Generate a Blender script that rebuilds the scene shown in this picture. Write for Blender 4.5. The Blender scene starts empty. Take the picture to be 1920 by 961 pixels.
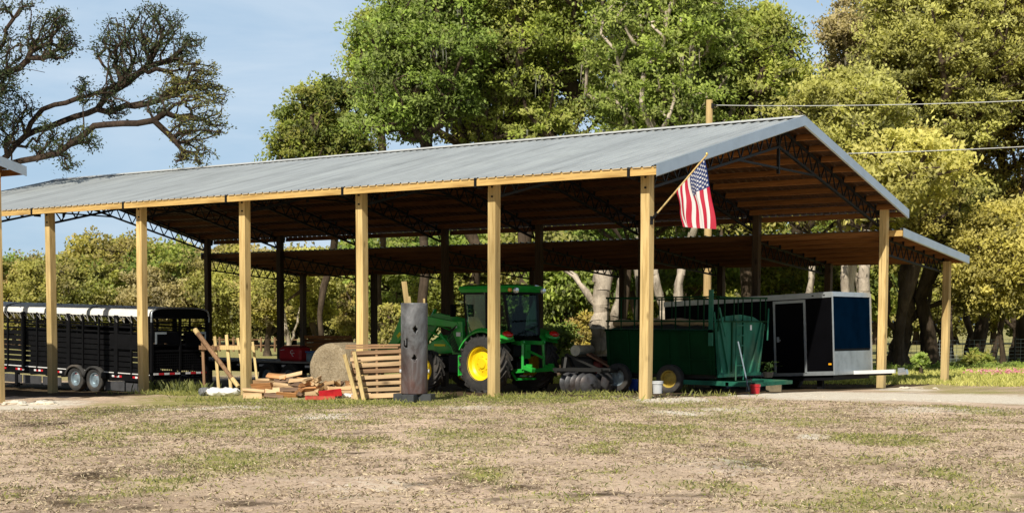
SUN_E = 5.0
SKY_S = 0.06
import bpy, math, random
import numpy as np
from mathutils import Vector, Matrix, Euler
rnd = random.Random(11)
scene = bpy.context.scene
COL = scene.collection
PI = math.pi
R = math.radians

# ------------------------------------------------------------------ camera
FPX = 2719.59; CAMP = Vector((14.243, -24.5535, 1.4929)); YAW = .6174; PIT = -.0638; ROL = .0031; CY0 = 774.47
def cam_basis():
    f = Vector((-math.sin(YAW)*math.cos(PIT), math.cos(YAW)*math.cos(PIT), math.sin(PIT)))
    r = Vector((math.cos(YAW), math.sin(YAW), 0)); u = r.cross(f)
    c, s = math.cos(ROL), math.sin(ROL)
    return r*c+u*s, -r*s+u*c, f
CR, CU, CF = cam_basis()
def ray(px, py):
    px, py = float(px), float(py); return CF+CR*((px-960)/FPX)+CU*((CY0-py)/FPX)
def at(px, py, d): return CAMP+ray(px, py)*float(d)
def on_y(px, py, Y):
    v = ray(px, py); return CAMP+v*((Y-CAMP.y)/v.y)
def on_z(px, py, Z):
    v = ray(px, py); return CAMP+v*((Z-CAMP.z)/v.z)
cd = bpy.data.cameras.new('camera'); cam = bpy.data.objects.new('camera', cd); COL.objects.link(cam)
M3 = Matrix((CR, CU, -CF)).transposed()
cam.matrix_world = Matrix.Translation(CAMP) @ M3.to_4x4()
cd.sensor_width = 36; cd.sensor_fit = 'HORIZONTAL'; cd.lens = FPX/1920*36
cd.shift_y = (CY0-480.5)/1920; cd.clip_end = 2000; cd.clip_start = .1
scene.camera = cam
scene.view_settings.view_transform = 'Standard'; scene.view_settings.look = 'None'
scene.view_settings.exposure = 0; scene.view_settings.gamma = 1

# ------------------------------------------------------------------ sun and sky
EL, AZ = R(39.5), R(15)
sdir = Vector((math.sin(AZ)*math.cos(EL), -math.cos(AZ)*math.cos(EL), math.sin(EL)))
sl = bpy.data.lights.new('sun', 'SUN'); sl.energy = SUN_E; sl.angle = R(.5); sl.color = (1, .93, .80)
so = bpy.data.objects.new('sun', sl); COL.objects.link(so)
so.rotation_euler = (-sdir).to_track_quat('-Z', 'Y').to_euler(); so.location = sdir*60
world = bpy.data.worlds.new('World'); scene.world = world; world.use_nodes = True
nt = world.node_tree; nt.nodes.clear()
def N(nt, t, **k):
    n = nt.nodes.new(t)
    for a, b in k.items(): setattr(n, a, b)
    return n
sky = N(nt, 'ShaderNodeTexSky', sky_type='NISHITA', sun_disc=False)
sky.sun_elevation = EL; sky.sun_rotation = R(165); sky.air_density = 1.0; sky.dust_density = .6; sky.ozone_density = 1.5
tc = N(nt, 'ShaderNodeTexCoord'); mp = N(nt, 'ShaderNodeMapping'); mp.inputs['Scale'].default_value = (2.2, 2.2, 9); mp.inputs['Rotation'].default_value = (0, R(9), 0)
n1 = N(nt, 'ShaderNodeTexNoise'); n1.inputs['Scale'].default_value = 1.6; n1.inputs['Detail'].default_value = 7; n1.inputs['Roughness'].default_value = .55; n1.inputs['Distortion'].default_value = .6
cr = N(nt, 'ShaderNodeValToRGB'); cr.color_ramp.elements[0].position = .36; cr.color_ramp.elements[1].position = .72
cr.color_ramp.elements[0].color = (0, 0, 0, 1); cr.color_ramp.elements[1].color = (.75, .75, .75, 1)
mx = N(nt, 'ShaderNodeMix', data_type='RGBA'); mx.inputs['B'].default_value = (12.6, 14.2, 15.8, 1)
bg = N(nt, 'ShaderNodeBackground'); bg.inputs['Strength'].default_value = SKY_S
out = N(nt, 'ShaderNodeOutputWorld')
L = nt.links.new
L(tc.outputs['Generated'], mp.inputs['Vector']); L(mp.outputs[0], n1.inputs['Vector']); L(n1.outputs['Fac'], cr.inputs[0])
sxz = N(nt, 'ShaderNodeSeparateXYZ'); L(tc.outputs['Generated'], sxz.inputs[0])
m1 = N(nt, 'ShaderNodeMapRange', interpolation_type='SMOOTHSTEP'); m1.inputs[1].default_value = -.35; m1.inputs[2].default_value = .45; L(sxz.outputs['Y'], m1.inputs[0])
m2 = N(nt, 'ShaderNodeMapRange', interpolation_type='SMOOTHSTEP'); m2.inputs[1].default_value = .75; m2.inputs[2].default_value = .15; L(sxz.outputs['Z'], m2.inputs[0])
mm = N(nt, 'ShaderNodeMath', operation='MULTIPLY'); L(m1.outputs[0], mm.inputs[0]); L(m2.outputs[0], mm.inputs[1])
hz = N(nt, 'ShaderNodeMix', data_type='RGBA'); hz.inputs['B'].default_value = (8.0, 11.6, 15.6, 1); hz2 = N(nt, 'ShaderNodeMath', operation='MULTIPLY'); hz2.inputs[1].default_value = .72; L(mm.outputs[0], hz2.inputs[0]); L(hz2.outputs[0], hz.inputs['Factor']); L(sky.outputs[0], hz.inputs['A'])
cf = N(nt, 'ShaderNodeMath', operation='MULTIPLY'); L(cr.outputs[0], cf.inputs[0]); L(m1.outputs[0], cf.inputs[1])
L(cf.outputs[0], mx.inputs['Factor']); L(hz.outputs['Result'], mx.inputs['A']); L(mx.outputs['Result'], bg.inputs[0]); L(bg.outputs[0], out.inputs[0])

# ------------------------------------------------------------------ materials
def base_mat(name):
    m = bpy.data.materials.new(name); m.use_nodes = True
    nt = m.node_tree; b = nt.nodes['Principled BSDF']
    return m, nt, b, nt.links.new
def noise(nt, scale, detail=4, stretch=(1, 1, 1), coord='Object', rough=.55, dist=0):
    t = N(nt, 'ShaderNodeTexCoord'); mp = N(nt, 'ShaderNodeMapping'); mp.inputs['Scale'].default_value = stretch
    n = N(nt, 'ShaderNodeTexNoise'); n.inputs['Scale'].default_value = scale; n.inputs['Detail'].default_value = detail
    n.inputs['Roughness'].default_value = rough; n.inputs['Distortion'].default_value = dist
    nt.links.new(t.outputs[coord], mp.inputs[0]); nt.links.new(mp.outputs[0], n.inputs['Vector'])
    return n.outputs['Fac']
def ramp(nt, fac, stops):
    r = N(nt, 'ShaderNodeValToRGB'); e = r.color_ramp.elements
    while len(e) < len(stops): e.new(.5)
    for i, (p, c) in enumerate(stops):
        e[i].position = p; e[i].color = (*c, 1) if len(c) == 3 else c
    nt.links.new(fac, r.inputs[0]); return r.outputs[0]
def bump(nt, b, fac, strength, dist=.01):
    bp = N(nt, 'ShaderNodeBump'); bp.inputs['Strength'].default_value = strength; bp.inputs['Distance'].default_value = dist
    nt.links.new(fac, bp.inputs['Height']); nt.links.new(bp.outputs[0], b.inputs['Normal'])
def mixc(nt, fac, a, b, mode='MIX'):
    m = N(nt, 'ShaderNodeMix', data_type='RGBA', blend_type=mode)
    for s, v in (('Factor', fac), ('A', a), ('B', b)):
        if isinstance(v, (int, float)): m.inputs[s].default_value = v
        elif isinstance(v, tuple): m.inputs[s].default_value = (*v, 1)
        else: nt.links.new(v, m.inputs[s])
    return m.outputs['Result']
def paint(name, c, rough=.5, metal=0, var=.35, scale=6, dirt=None, stretch=(1, 1, 1), bmp=.1, spec=.5, coat=0):
    m, nt, b, l = base_mat(name)
    f = noise(nt, scale, 5, stretch)
    c2 = tuple(x*(1-var) for x in c); c3 = tuple(min(1, x*(1+var*.5)) for x in c)
    col = ramp(nt, f, [(.3, c2), (.5, c), (.72, c3)])
    if dirt:
        g = noise(nt, 1.7, 6, (1, 1, 1)); gf = ramp(nt, g, [(.5, (0, 0, 0)), (.75, (.7, .7, .7))])
        col = mixc(nt, gf, col, dirt)
    l(col, b.inputs['Base Color']); b.inputs['Roughness'].default_value = rough; b.inputs['Metallic'].default_value = metal
    b.inputs['Specular IOR Level'].default_value = spec; b.inputs['Coat Weight'].default_value = coat
    if bmp: bump(nt, b, noise(nt, scale*4, 3, stretch), bmp, .005)
    return m
def wood(name, c, dark, stretch, grain=22, rough=.75, knots=True, foot=None, var=0.0):
    """stretch: small value along the length of the board"""
    m, nt, b, l = base_mat(name)
    g = noise(nt, grain, 6, stretch, dist=.4); big = noise(nt, 1.3, 3, tuple(s**.5 for s in stretch))
    col = ramp(nt, g, [(.28, dark), (.5, c), (.75, tuple(min(1, x*1.18) for x in c))])
    bigc = ramp(nt, big, [(.28, (.50, .49, .46)), (.5, (.92, .92, .92)), (.72, (1.08, 1.04, 1.0))])
    col = mixc(nt, 1.0, col, bigc, 'MULTIPLY')
    ck = ramp(nt, noise(nt, 55, 3, tuple(s*s if s < 1 else s for s in stretch), rough=.5), [(.30, (.45, .42, .40)), (.37, (1, 1, 1))])
    col = mixc(nt, .8, col, ck, 'MULTIPLY')
    if knots:
        t = N(nt, 'ShaderNodeTexCoord'); mp = N(nt, 'ShaderNodeMapping'); mp.inputs['Scale'].default_value = tuple(max(.40, s)*3.6 for s in stretch)
        v = N(nt, 'ShaderNodeTexVoronoi'); v.inputs['Scale'].default_value = 1.0
        l(t.outputs['Object'], mp.inputs[0]); l(mp.outputs[0], v.inputs['Vector'])
        k = ramp(nt, v.outputs['Distance'], [(.05, (.85, .85, .85)), (.17, (0, 0, 0))])
        col = mixc(nt, k, col, tuple(x*.35 for x in dark))
    if foot is not None:
        ge = N(nt, 'ShaderNodeNewGeometry'); sx = N(nt, 'ShaderNodeSeparateXYZ'); l(ge.outputs['Position'], sx.inputs[0])
        mr = N(nt, 'ShaderNodeMapRange'); mr.inputs[1].default_value = -.5; mr.inputs[2].default_value = 1.3; mr.inputs[3].default_value = .55; mr.inputs[4].default_value = 0
        l(sx.outputs['Z'], mr.inputs[0]); col = mixc(nt, mr.outputs[0], col, foot)
    if var:
        oi = N(nt, 'ShaderNodeObjectInfo'); rr = ramp(nt, oi.outputs['Random'], [(0, (1-var,)*3), (1, (1+var*.4,)*3)])
        col = mixc(nt, 1.0, col, rr, 'MULTIPLY')
    l(col, b.inputs['Base Color']); b.inputs['Roughness'].default_value = rough
    b.inputs['Specular IOR Level'].default_value = .25
    bump(nt, b, g, .35, .01)
    return m
def leafmat(name, dark, mid, light, trans=.35, hue=.12, alt=None):
    m, nt, b, l = base_mat(name); nt.nodes.remove(b)
    a = N(nt, 'ShaderNodeAttribute', attribute_name='tint'); sx = N(nt, 'ShaderNodeSeparateColor'); l(a.outputs['Color'], sx.inputs[0])
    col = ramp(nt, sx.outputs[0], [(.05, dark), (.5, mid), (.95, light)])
    if alt:
        ac = ramp(nt, sx.outputs[0], [(.05, tuple(x*.3 for x in alt)), (.5, alt), (.95, tuple(x*1.6 for x in alt))]); gf = ramp(nt, sx.outputs[1], [(.35, (0, 0, 0)), (1, (.8, .8, .8))]); col = mixc(nt, gf, col, ac)
    oi = N(nt, 'ShaderNodeObjectInfo'); rr = ramp(nt, oi.outputs['Random'], [(0, (1-hue, 1, 1)), (1, (1+hue, 1-hue*.3, .9))])
    col = mixc(nt, 1.0, col, rr, 'MULTIPLY')
    d = N(nt, 'ShaderNodeBsdfPrincipled'); d.inputs['Roughness'].default_value = .55; d.inputs['Specular IOR Level'].default_value = .3; t = N(nt, 'ShaderNodeBsdfTranslucent'); x = N(nt, 'ShaderNodeMixShader'); x.inputs[0].default_value = trans
    ge = N(nt, 'ShaderNodeNewGeometry'); vm = N(nt, 'ShaderNodeVectorMath', operation='SCALE'); vm.inputs['Scale'].default_value = .6; l(ge.outputs['Normal'], vm.inputs[0])
    va = N(nt, 'ShaderNodeVectorMath', operation='ADD'); va.inputs[1].default_value = (.10, -.36, .36); l(vm.outputs[0], va.inputs[0]); vn = N(nt, 'ShaderNodeVectorMath', operation='NORMALIZE'); l(va.outputs[0], vn.inputs[0]); l(vn.outputs[0], d.inputs['Normal'])
    l(col, d.inputs['Base Color']); tcx = mixc(nt, 1.0, col, (1.15, 1.2, .55), 'MULTIPLY'); l(tcx, t.inputs[0])
    l(d.outputs[0], x.inputs[1]); l(t.outputs[0], x.inputs[2]); l(x.outputs[0], nt.nodes['Material Output'].inputs[0])
    return m

V3 = (1, 1, .06); H3 = (.06, 1, 1); Y3 = (1, .06, 1)
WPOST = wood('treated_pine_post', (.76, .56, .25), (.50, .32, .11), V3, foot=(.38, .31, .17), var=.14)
WDARK = wood('pine_post_painted_shade', (.075, .05, .028), (.03, .02, .01), V3)  # same pine posts under the roof; the shade there is put into the colour
WPURD = wood('pine_purlin_painted_shade', (.16, .068, .022), (.06, .022, .008), H3, var=.3)  # purlins of the deeper bays, darkened in colour to stand for shade
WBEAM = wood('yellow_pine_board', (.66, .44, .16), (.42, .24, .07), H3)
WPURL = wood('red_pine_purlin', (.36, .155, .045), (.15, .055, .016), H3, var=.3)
WSTAKE = wood('raw_pale_pine', (.72, .55, .26), (.50, .34, .13), V3)
WOLD = wood('weathered_brown_wood', (.30, .18, .10), (.14, .08, .04), V3)
WPAL = wood('pallet_board', (.60, .42, .24), (.36, .23, .12), H3, var=.25)
WPALD = wood('pallet_board_brown', (.36, .22, .12), (.19, .11, .06), H3)
WLOG = wood('split_firewood', (.62, .40, .20), (.36, .18, .08), H3, var=.45, knots=False)
WPOLE = wood('utility_pole_pine', (.62, .44, .20), (.42, .27, .10), V3)
GALV = paint('galvalume_roofing', (.54, .57, .57), .40, .30, .10, 1.2, bmp=.03)
def streaks(m):
    nt = m.node_tree; b = nt.nodes['Principled BSDF']; src = b.inputs['Base Color'].links[0].from_socket
    f = noise(nt, 2.2, 5, (1, .09, .09)); g = noise(nt, 26, 2, (1, .02, .02))
    c = mixc(nt, 1.0, src, ramp(nt, f, [(.3, (.80, .80, .80)), (.5, (1, 1, 1)), (.72, (1.12, 1.12, 1.10))]), 'MULTIPLY')
    nt.links.new(mixc(nt, 1.0, c, ramp(nt, g, [(.35, (.90, .90, .90)), (.6, (1, 1, 1))]), 'MULTIPLY'), b.inputs['Base Color'])
    f2 = noise(nt, .8, 4); rr = N(nt, 'ShaderNodeMapRange'); rr.inputs[3].default_value = .28; rr.inputs[4].default_value = .6; nt.links.new(f2, rr.inputs[0]); nt.links.new(rr.outputs[0], b.inputs['Roughness'])
streaks(GALV)
def underside_shade(m):
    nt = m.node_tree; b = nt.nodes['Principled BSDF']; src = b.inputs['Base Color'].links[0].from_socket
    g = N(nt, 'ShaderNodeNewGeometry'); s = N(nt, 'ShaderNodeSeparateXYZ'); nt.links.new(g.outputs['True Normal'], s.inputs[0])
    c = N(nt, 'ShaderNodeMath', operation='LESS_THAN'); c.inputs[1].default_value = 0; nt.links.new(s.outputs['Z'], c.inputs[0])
    nt.links.new(mixc(nt, c.outputs[0], src, (.10, .052, .026)), b.inputs['Base Color'])  # underside painted dark brown for its shade and the wood it reflects
underside_shade(GALV)
GALVT = paint('galvalume_trim', (.42, .48, .53), .38, .5, .12, 2.0, bmp=.03)
STEEL = paint('black_steel_truss', (.008, .008, .009), .6, .0, .4, 8, spec=.25)
BLACK = paint('black_trailer_paint', (.006, .006, .007), .6, .0, .4, 5, spec=.15)
GLOSS = paint('gloss_black_panel', (.002, .002, .003), .5, .0, .3, 2, bmp=.02, spec=.08)
SKYPAN = paint('front_panel_sky_tinted', (.001, .008, .022), .6, .0, .3, 2, bmp=.02, spec=0)  # black panel with the blue of the reflected sky mixed into its colour
GREYPL = paint('grey_skirting', (.07, .07, .075), .6, .1, .3, 5)
WHITE = paint('white_paint', (.80, .80, .78), .5, 0, .08, 3)
TARP = paint('white_tarp', (.82, .81, .76), .6, 0, .12, 2.2, bmp=.05)
STRAP = paint('dark_strap', (.04, .045, .05), .7)
CORD = paint('pale_cord', (.40, .39, .37), .7)
ALU = paint('aluminium_trim', (.50, .54, .57), .35, .6, .15, 4)
DIAM = paint('stone_guard', (.36, .40, .42), .42, .6, .25, 3)
REDT = paint('red_reflective_tape', (.62, .02, .03), .35, 0, .1, 3)
WHT = paint('white_reflective_tape', (.85, .85, .85), .35, 0, .05, 3)
RUB = paint('tyre_rubber', (.035, .034, .033), .8, 0, .45, 9, dirt=(.16, .13, .10))
TREAD = paint('tyre_tread', (.045, .042, .040), .75, 0, .5, 12, dirt=(.15, .12, .09))
RIMY = paint('yellow_rim', (.90, .66, .01), .38, 0, .1, 4, coat=.3)
RIMD = paint('faded_yellow_rim', (.45, .32, .05), .6, 0, .4, 9)
RIMG = paint('silver_rim', (.34, .42, .47), .35, .5, .25, 6)
JDG = paint('tractor_green', (.025, .40, .05), .34, 0, .15, 3, bmp=.03, coat=.5)
JDD = paint('tractor_green_dusty', (.03, .20, .045), .5, 0, .35, 6, dirt=(.14, .14, .08))
CHAS = paint('greasy_black_castings', (.010, .010, .009), .6, .1, .5, 9)
WAGG = paint('wagon_green', (.003, .034, .011), .8, 0, .4, 2.5, spec=.1, bmp=.1, stretch=(1, 1, .4))
WAGT = paint('faded_teal_green', (.018, .125, .08), .75, 0, .45, 3.5, spec=.15, dirt=(.10, .16, .10), stretch=(1, 1, .5))
TANT = paint('tan_tarp_roll', (.34, .26, .15), .8, 0, .3, 4, bmp=.3)
RUST = paint('rusty_brown_steel', (.20, .10, .055), .8, .1, .5, 8)
REDP = paint('red_paint', (.50, .018, .025), .45, 0, .3, 5)
DRED = paint('dull_red_paint', (.22, .03, .02), .6, 0, .4, 5)
BLUEP = paint('blue_plastic', (.02, .08, .42), .4, 0, .2, 5)
WHTB = paint('white_plastic', (.62, .64, .66), .45, 0, .25, 7, dirt=(.3, .27, .22))
SACK = paint('woven_white_sack', (.80, .80, .78), .7, 0, .12, 9, bmp=.6)
SACKG = paint('grey_sack', (.20, .21, .22), .8, 0, .3, 9, bmp=.6)
DISC = paint('worn_disc_steel', (.10, .10, .105), .4, .5, .6, 9, dirt=(.10, .06, .04))
LAMPR = paint('red_lens', (.75, .02, .01), .18, 0, .1, 3, coat=.6)
LAMPA = paint('amber_lens', (.95, .42, .02), .2, 0, .1, 3, coat=.6)
LAMPW = paint('clear_lens', (.75, .78, .8), .12, .4, .1, 3, coat=.6)
BRASS = paint('brass_finial', (.80, .55, .15), .35, .4, .1, 5)
WIRE = paint('bright_aluminium_wire', (.62, .62, .58), .5, .1, .1, 3)
FWIRE = paint('galvanised_fence_wire', (.30, .34, .33), .5, .4, .2, 3)
ROCK = paint('lime_rock', (.72, .66, .54), .9, 0, .3, 6, bmp=.8)
SIGNY = paint('yellow_decal', (.90, .72, .02), .5, 0, .05, 3)
def pipe_mat():
    m, nt, b, l = base_mat('scorched_steel_pipe')
    f = noise(nt, 2.3, 8, (1, 1, .55), rough=.65, dist=.8); g = noise(nt, 7, 6, (1, 1, .6))
    col = ramp(nt, f, [(.30, (.022, .019, .019)), (.43, (.075, .072, .076)), (.54, (.15, .157, .17)), (.68, (.30, .30, .32))])
    t = N(nt, 'ShaderNodeTexCoord'); sx = N(nt, 'ShaderNodeSeparateXYZ'); l(t.outputs['Object'], sx.inputs[0])
    mr = N(nt, 'ShaderNodeMapRange'); mr.inputs[1].default_value = .3; mr.inputs[2].default_value = 1.15; mr.inputs[3].default_value = .8; mr.inputs[4].default_value = 0
    l(sx.outputs['Z'], mr.inputs[0]); mm = N(nt, 'ShaderNodeMath', operation='MULTIPLY'); l(mr.outputs[0], mm.inputs[0]); l(g, mm.inputs[1])
    col = mixc(nt, mm.outputs[0], col, (.16, .055, .035)); l(col, b.inputs['Base Color'])
    b.inputs['Metallic'].default_value = .25; b.inputs['Roughness'].default_value = .5; bump(nt, b, g, .25, .01); return m
PIPE = pipe_mat()
def hay_mat():
    m, nt, b, l = base_mat('net_wrapped_hay')
    f = noise(nt, 16, 8, (1, 1, 1), rough=.7, dist=1.5); g = noise(nt, 1.6, 4)
    col = ramp(nt, f, [(.3, (.20, .15, .09)), (.5, (.46, .37, .24)), (.7, (.66, .57, .42))])
    col = mixc(nt, 1.0, col, ramp(nt, g, [(.3, (.6, .58, .55)), (.7, (1, 1, 1))]), 'MULTIPLY')
    l(col, b.inputs['Base Color']); b.inputs['Roughness'].default_value = .95; bump(nt, b, f, 1, .03); return m
HAY = hay_mat()
def glass_mat(name='tinted_cab_glass', c=(.30, .46, .38)):
    m, nt, b, l = base_mat(name); nt.nodes.remove(b)
    t = N(nt, 'ShaderNodeBsdfTransparent'); t.inputs[0].default_value = (*c, 1)
    g = N(nt, 'ShaderNodeBsdfGlossy'); g.inputs['Roughness'].default_value = .05; g.inputs[0].default_value = (.6, .7, .65, 1); x = N(nt, 'ShaderNodeMixShader')
    fr = N(nt, 'ShaderNodeFresnel'); fr.inputs[0].default_value = 1.3
    l(fr.outputs[0], x.inputs[0]); l(t.outputs[0], x.inputs[1]); l(g.outputs[0], x.inputs[2]); l(x.outputs[0], nt.nodes['Material Output'].inputs[0])
    return m
GLASS = glass_mat()
def bark_mat(name, c, dark, scale=3):
    m, nt, b, l = base_mat(name)
    f = noise(nt, scale, 8, (1, 1, .35), rough=.7, dist=.8); g = noise(nt, .9, 4)
    col = ramp(nt, f, [(.3, dark), (.52, c), (.75, tuple(min(1, x*1.5) for x in c))])
    col = mixc(nt, 1.0, col, ramp(nt, g, [(.35, (.45, .45, .42)), (.65, (1, 1, 1))]), 'MULTIPLY')
    l(col, b.inputs['Base Color']); b.inputs['Roughness'].default_value = .95; b.inputs['Specular IOR Level'].default_value = .1; bump(nt, b, f, 1, .06); return m
BARK = bark_mat('dark_oak_bark', (.115, .085, .06), (.030, .022, .016))
BARKP = bark_mat('pale_lichened_bark', (.62, .53, .42), (.12, .09, .07), 2.2)
BARKL = bark_mat('brown_limb_bark', (.085, .06, .045), (.025, .018, .015), 4)
MOSS = leafmat('spanish_moss', (.10, .10, .08), (.20, .20, .16), (.30, .30, .25), .2)
LGREEN = leafmat('oak_leaves_green', (.06, .085, .016), (.30, .37, .065), (.64, .72, .15), trans=.42, alt=(.34, .33, .12))
LDGREEN = leafmat('oak_leaves_dark_green', (.045, .075, .016), (.19, .27, .045), (.42, .50, .09), alt=(.25, .23, .07))
LYELL = leafmat('oak_leaves_spring_yellow', (.11, .11, .025), (.54, .50, .12), (.86, .80, .26), trans=.42, hue=.05, alt=(.37, .35, .14))
LOLIVE = leafmat('oak_leaves_olive', (0.104, 0.111, 0.026), (0.377, 0.358, 0.078), (0.624, 0.572, 0.130), alt=(0.338, 0.260, 0.117))
LBROWN = leafmat('oak_leaves_khaki', (0.168, 0.140, 0.056), (0.476, 0.392, 0.168), (0.728, 0.630, 0.294), alt=(0.336, 0.280, 0.182))
LSIL = leafmat('oak_leaves_near', (.020, .034, .012), (.055, .075, .022), (.24, .20, .04), .25)
GRASSG = leafmat('green_grass_blades', (.07, .085, .02), (.23, .25, .06), (.46, .44, .13), .4, .05)
GRASSD = leafmat('dry_grass_blades', (.13, .085, .05), (.50, .385, .265), (.88, .74, .54), .2, .05)  # darkest blades stand in for little shadows among the straw
GRASSM = leafmat('sunlit_meadow_blades', (.14, .15, .03), (.48, .48, .12), (.80, .76, .26), .4, .05)  # brighter copy of the grass, sunlight put into the blade colour
FLOWM = leafmat('pink_flowers', (.45, .12, .22), (.75, .30, .40), (.85, .6, .62), .2, .05)

# ------------------------------------------------------------------ mesh helpers
class MB:
    def __init__(s): s.v = []; s.f = []
    def add(s, vs, fs):
        o = len(s.v); s.v += [tuple(v) for v in vs]; s.f += [tuple(i+o for i in f) for f in fs]; return s
    def box(s, c, d, rot=None, taper=1.0):
        hx, hy, hz = d[0]/2, d[1]/2, d[2]/2
        vs = [Vector((sx*hx*(taper if sz > 0 else 1), sy*hy*(taper if sz > 0 else 1), sz*hz)) for sz in (-1, 1) for sy in (-1, 1) for sx in (-1, 1)]
        if rot is not None:
            m = Euler(rot).to_matrix(); vs = [m @ v for v in vs]
        c = Vector(c)
        return s.add([v+c for v in vs], [(0, 2, 3, 1), (4, 5, 7, 6), (0, 1, 5, 4), (2, 6, 7, 3), (0, 4, 6, 2), (1, 3, 7, 5)])
    def bar(s, a, b, w, h, up=(0, 0, 1)):
        a, b = Vector(a), Vector(b); d = (b-a).normalized(); up = Vector(up)
        if abs(d.dot(up)) > .99: up = Vector((0, 1, 0))
        x = d.cross(up).normalized()*(w/2); y = x.cross(d).normalized()*(h/2)
        vs = [p+sx*x+sy*y for p in (a, b) for sx, sy in ((-1, -1), (1, -1), (1, 1), (-1, 1))]
        return s.add(vs, [(0, 1, 2, 3), (7, 6, 5, 4), (0, 4, 5, 1), (1, 5, 6, 2), (2, 6, 7, 3), (3, 7, 4, 0)])
    def tube(s, pts, r, n=8, cap=True):
        pts = [Vector(p) for p in pts]; rr = r if isinstance(r, (list, tuple)) else [r]*len(pts)
        rings = []; prev = None
        for i, p in enumerate(pts):
            d = (pts[min(i+1, len(pts)-1)]-pts[max(i-1, 0)]).normalized()
            if prev is None:
                q = Vector((0, 0, 1)) if abs(d.z) < .9 else Vector((1, 0, 0)); x = d.cross(q).normalized()
            else: x = (prev-d*prev.dot(d)).normalized()
            prev = x; y = d.cross(x)
            rings.append([p+(x*math.cos(2*PI*k/n)+y*math.sin(2*PI*k/n))*rr[i] for k in range(n)])
        fs = []
        for i in range(len(pts)-1):
            for k in range(n): fs.append((i*n+k, i*n+(k+1) % n, (i+1)*n+(k+1) % n, (i+1)*n+k))
        if cap: fs += [tuple(range(n))[::-1], tuple((len(pts)-1)*n+k for k in range(n))]
        return s.add([v for r_ in rings for v in r_], fs)
    def lathe(s, prof, axis='Y', c=(0, 0, 0), n=32, closed=False):
        """prof: (radius, along) list"""
        vs = []
        for (r, h) in prof:
            for k in range(n):
                a = 2*PI*k/n; x, z = r*math.cos(a), r*math.sin(a)
                vs.append({'Y': (x, h, z), 'Z': (x, z, h), 'X': (h, x, z)}[axis])
        c = Vector(c); vs = [Vector(v)+c for v in vs]; fs = []; m = len(prof)
        for i in range(m if closed else m-1):
            j = (i+1) % m
            for k in range(n): fs.append((i*n+k, i*n+(k+1) % n, j*n+(k+1) % n, j*n+k))
        return s.add(vs, fs)
    def prism(s, poly, y0, y1, plane='XZ'):
        n = len(poly)
        f = {'XZ': lambda a, b, t: (a, t, b), 'YZ': lambda a, b, t: (t, a, b), 'XY': lambda a, b, t: (a, b, t)}[plane]
        return s.add([f(a, b, y0) for a, b in poly]+[f(a, b, y1) for a, b in poly],
                     [tuple(range(n)), tuple(range(2*n-1, n-1, -1))]+[(i, (i+1) % n, n+(i+1) % n, n+i) for i in range(n)])
    def quad(s, *p): return s.add(p, [tuple(range(len(p)))])
    def build(s, name, mat, parent=None, smooth=False, bevel=0, loc=None, rot=None, label=None):
        me = bpy.data.meshes.new(name); me.from_pydata([tuple(v) for v in s.v], [], s.f); me.validate()
        import bmesh
        bm = bmesh.new(); bm.from_mesh(me); bmesh.ops.recalc_face_normals(bm, faces=bm.faces); bm.to_mesh(me); bm.free()
        if smooth:
            me.shade_smooth()
            try: me.set_sharp_from_angle(angle=R(35))
            except Exception: pass
        o = bpy.data.objects.new(name, me); me.materials.append(mat); COL.objects.link(o)
        if parent: o.parent = parent
        if loc is not None: o.location = loc
        if rot is not None: o.rotation_euler = rot
        if bevel:
            b = o.modifiers.new('bevel', 'BEVEL'); b.width = bevel; b.segments = 1; b.limit_method = 'ANGLE'
        if label: o['label'] = label
        return o
def tag(o, label=None, cat=None, group=None, kind=None):
    if label: o['label'] = label
    if cat: o['category'] = cat
    if group: o['group'] = group
    if kind: o['kind'] = kind
    return o
def thing(name, label, cat, loc=(0, 0, 0), rz=0, group=None, rot=None):
    o = bpy.data.objects.new(name, None); COL.objects.link(o); o.location = loc
    o.rotation_euler = rot if rot else (0, 0, rz); o.empty_display_size = .3
    return tag(o, label, cat, group)
def copy_tree(o, parent=None):
    c = o.copy(); COL.objects.link(c); c.parent = parent
    for ch in list(o.children): copy_tree(ch, c)
    return c
def npmesh(name, verts, quads, tint=None, mat=None, parent=None, smooth=False, obj=True):
    me = bpy.data.meshes.new(name); nv, nq = len(verts), len(quads); k = quads.shape[1]
    me.vertices.add(nv); me.vertices.foreach_set('co', np.asarray(verts, np.float32).ravel())
    me.loops.add(nq*k); me.loops.foreach_set('vertex_index', np.asarray(quads, np.int32).ravel())
    me.polygons.add(nq); me.polygons.foreach_set('loop_start', np.arange(0, nq*k, k, dtype=np.int32))
    me.polygons.foreach_set('loop_total', np.full(nq, k, np.int32))
    if smooth: me.polygons.foreach_set('use_smooth', np.ones(nq, bool))
    me.update(calc_edges=True)
    if tint is not None:
        a = me.color_attributes.new('tint', 'FLOAT_COLOR', 'POINT'); c = np.ones((nv, 4), np.float32); c[:, :tint.shape[1]] = tint
        a.data.foreach_set('color', c.ravel())
    if mat: me.materials.append(mat)
    if not obj: return me
    o = bpy.data.objects.new(name, me); COL.objects.link(o)
    if parent: o.parent = parent
    return o

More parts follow.
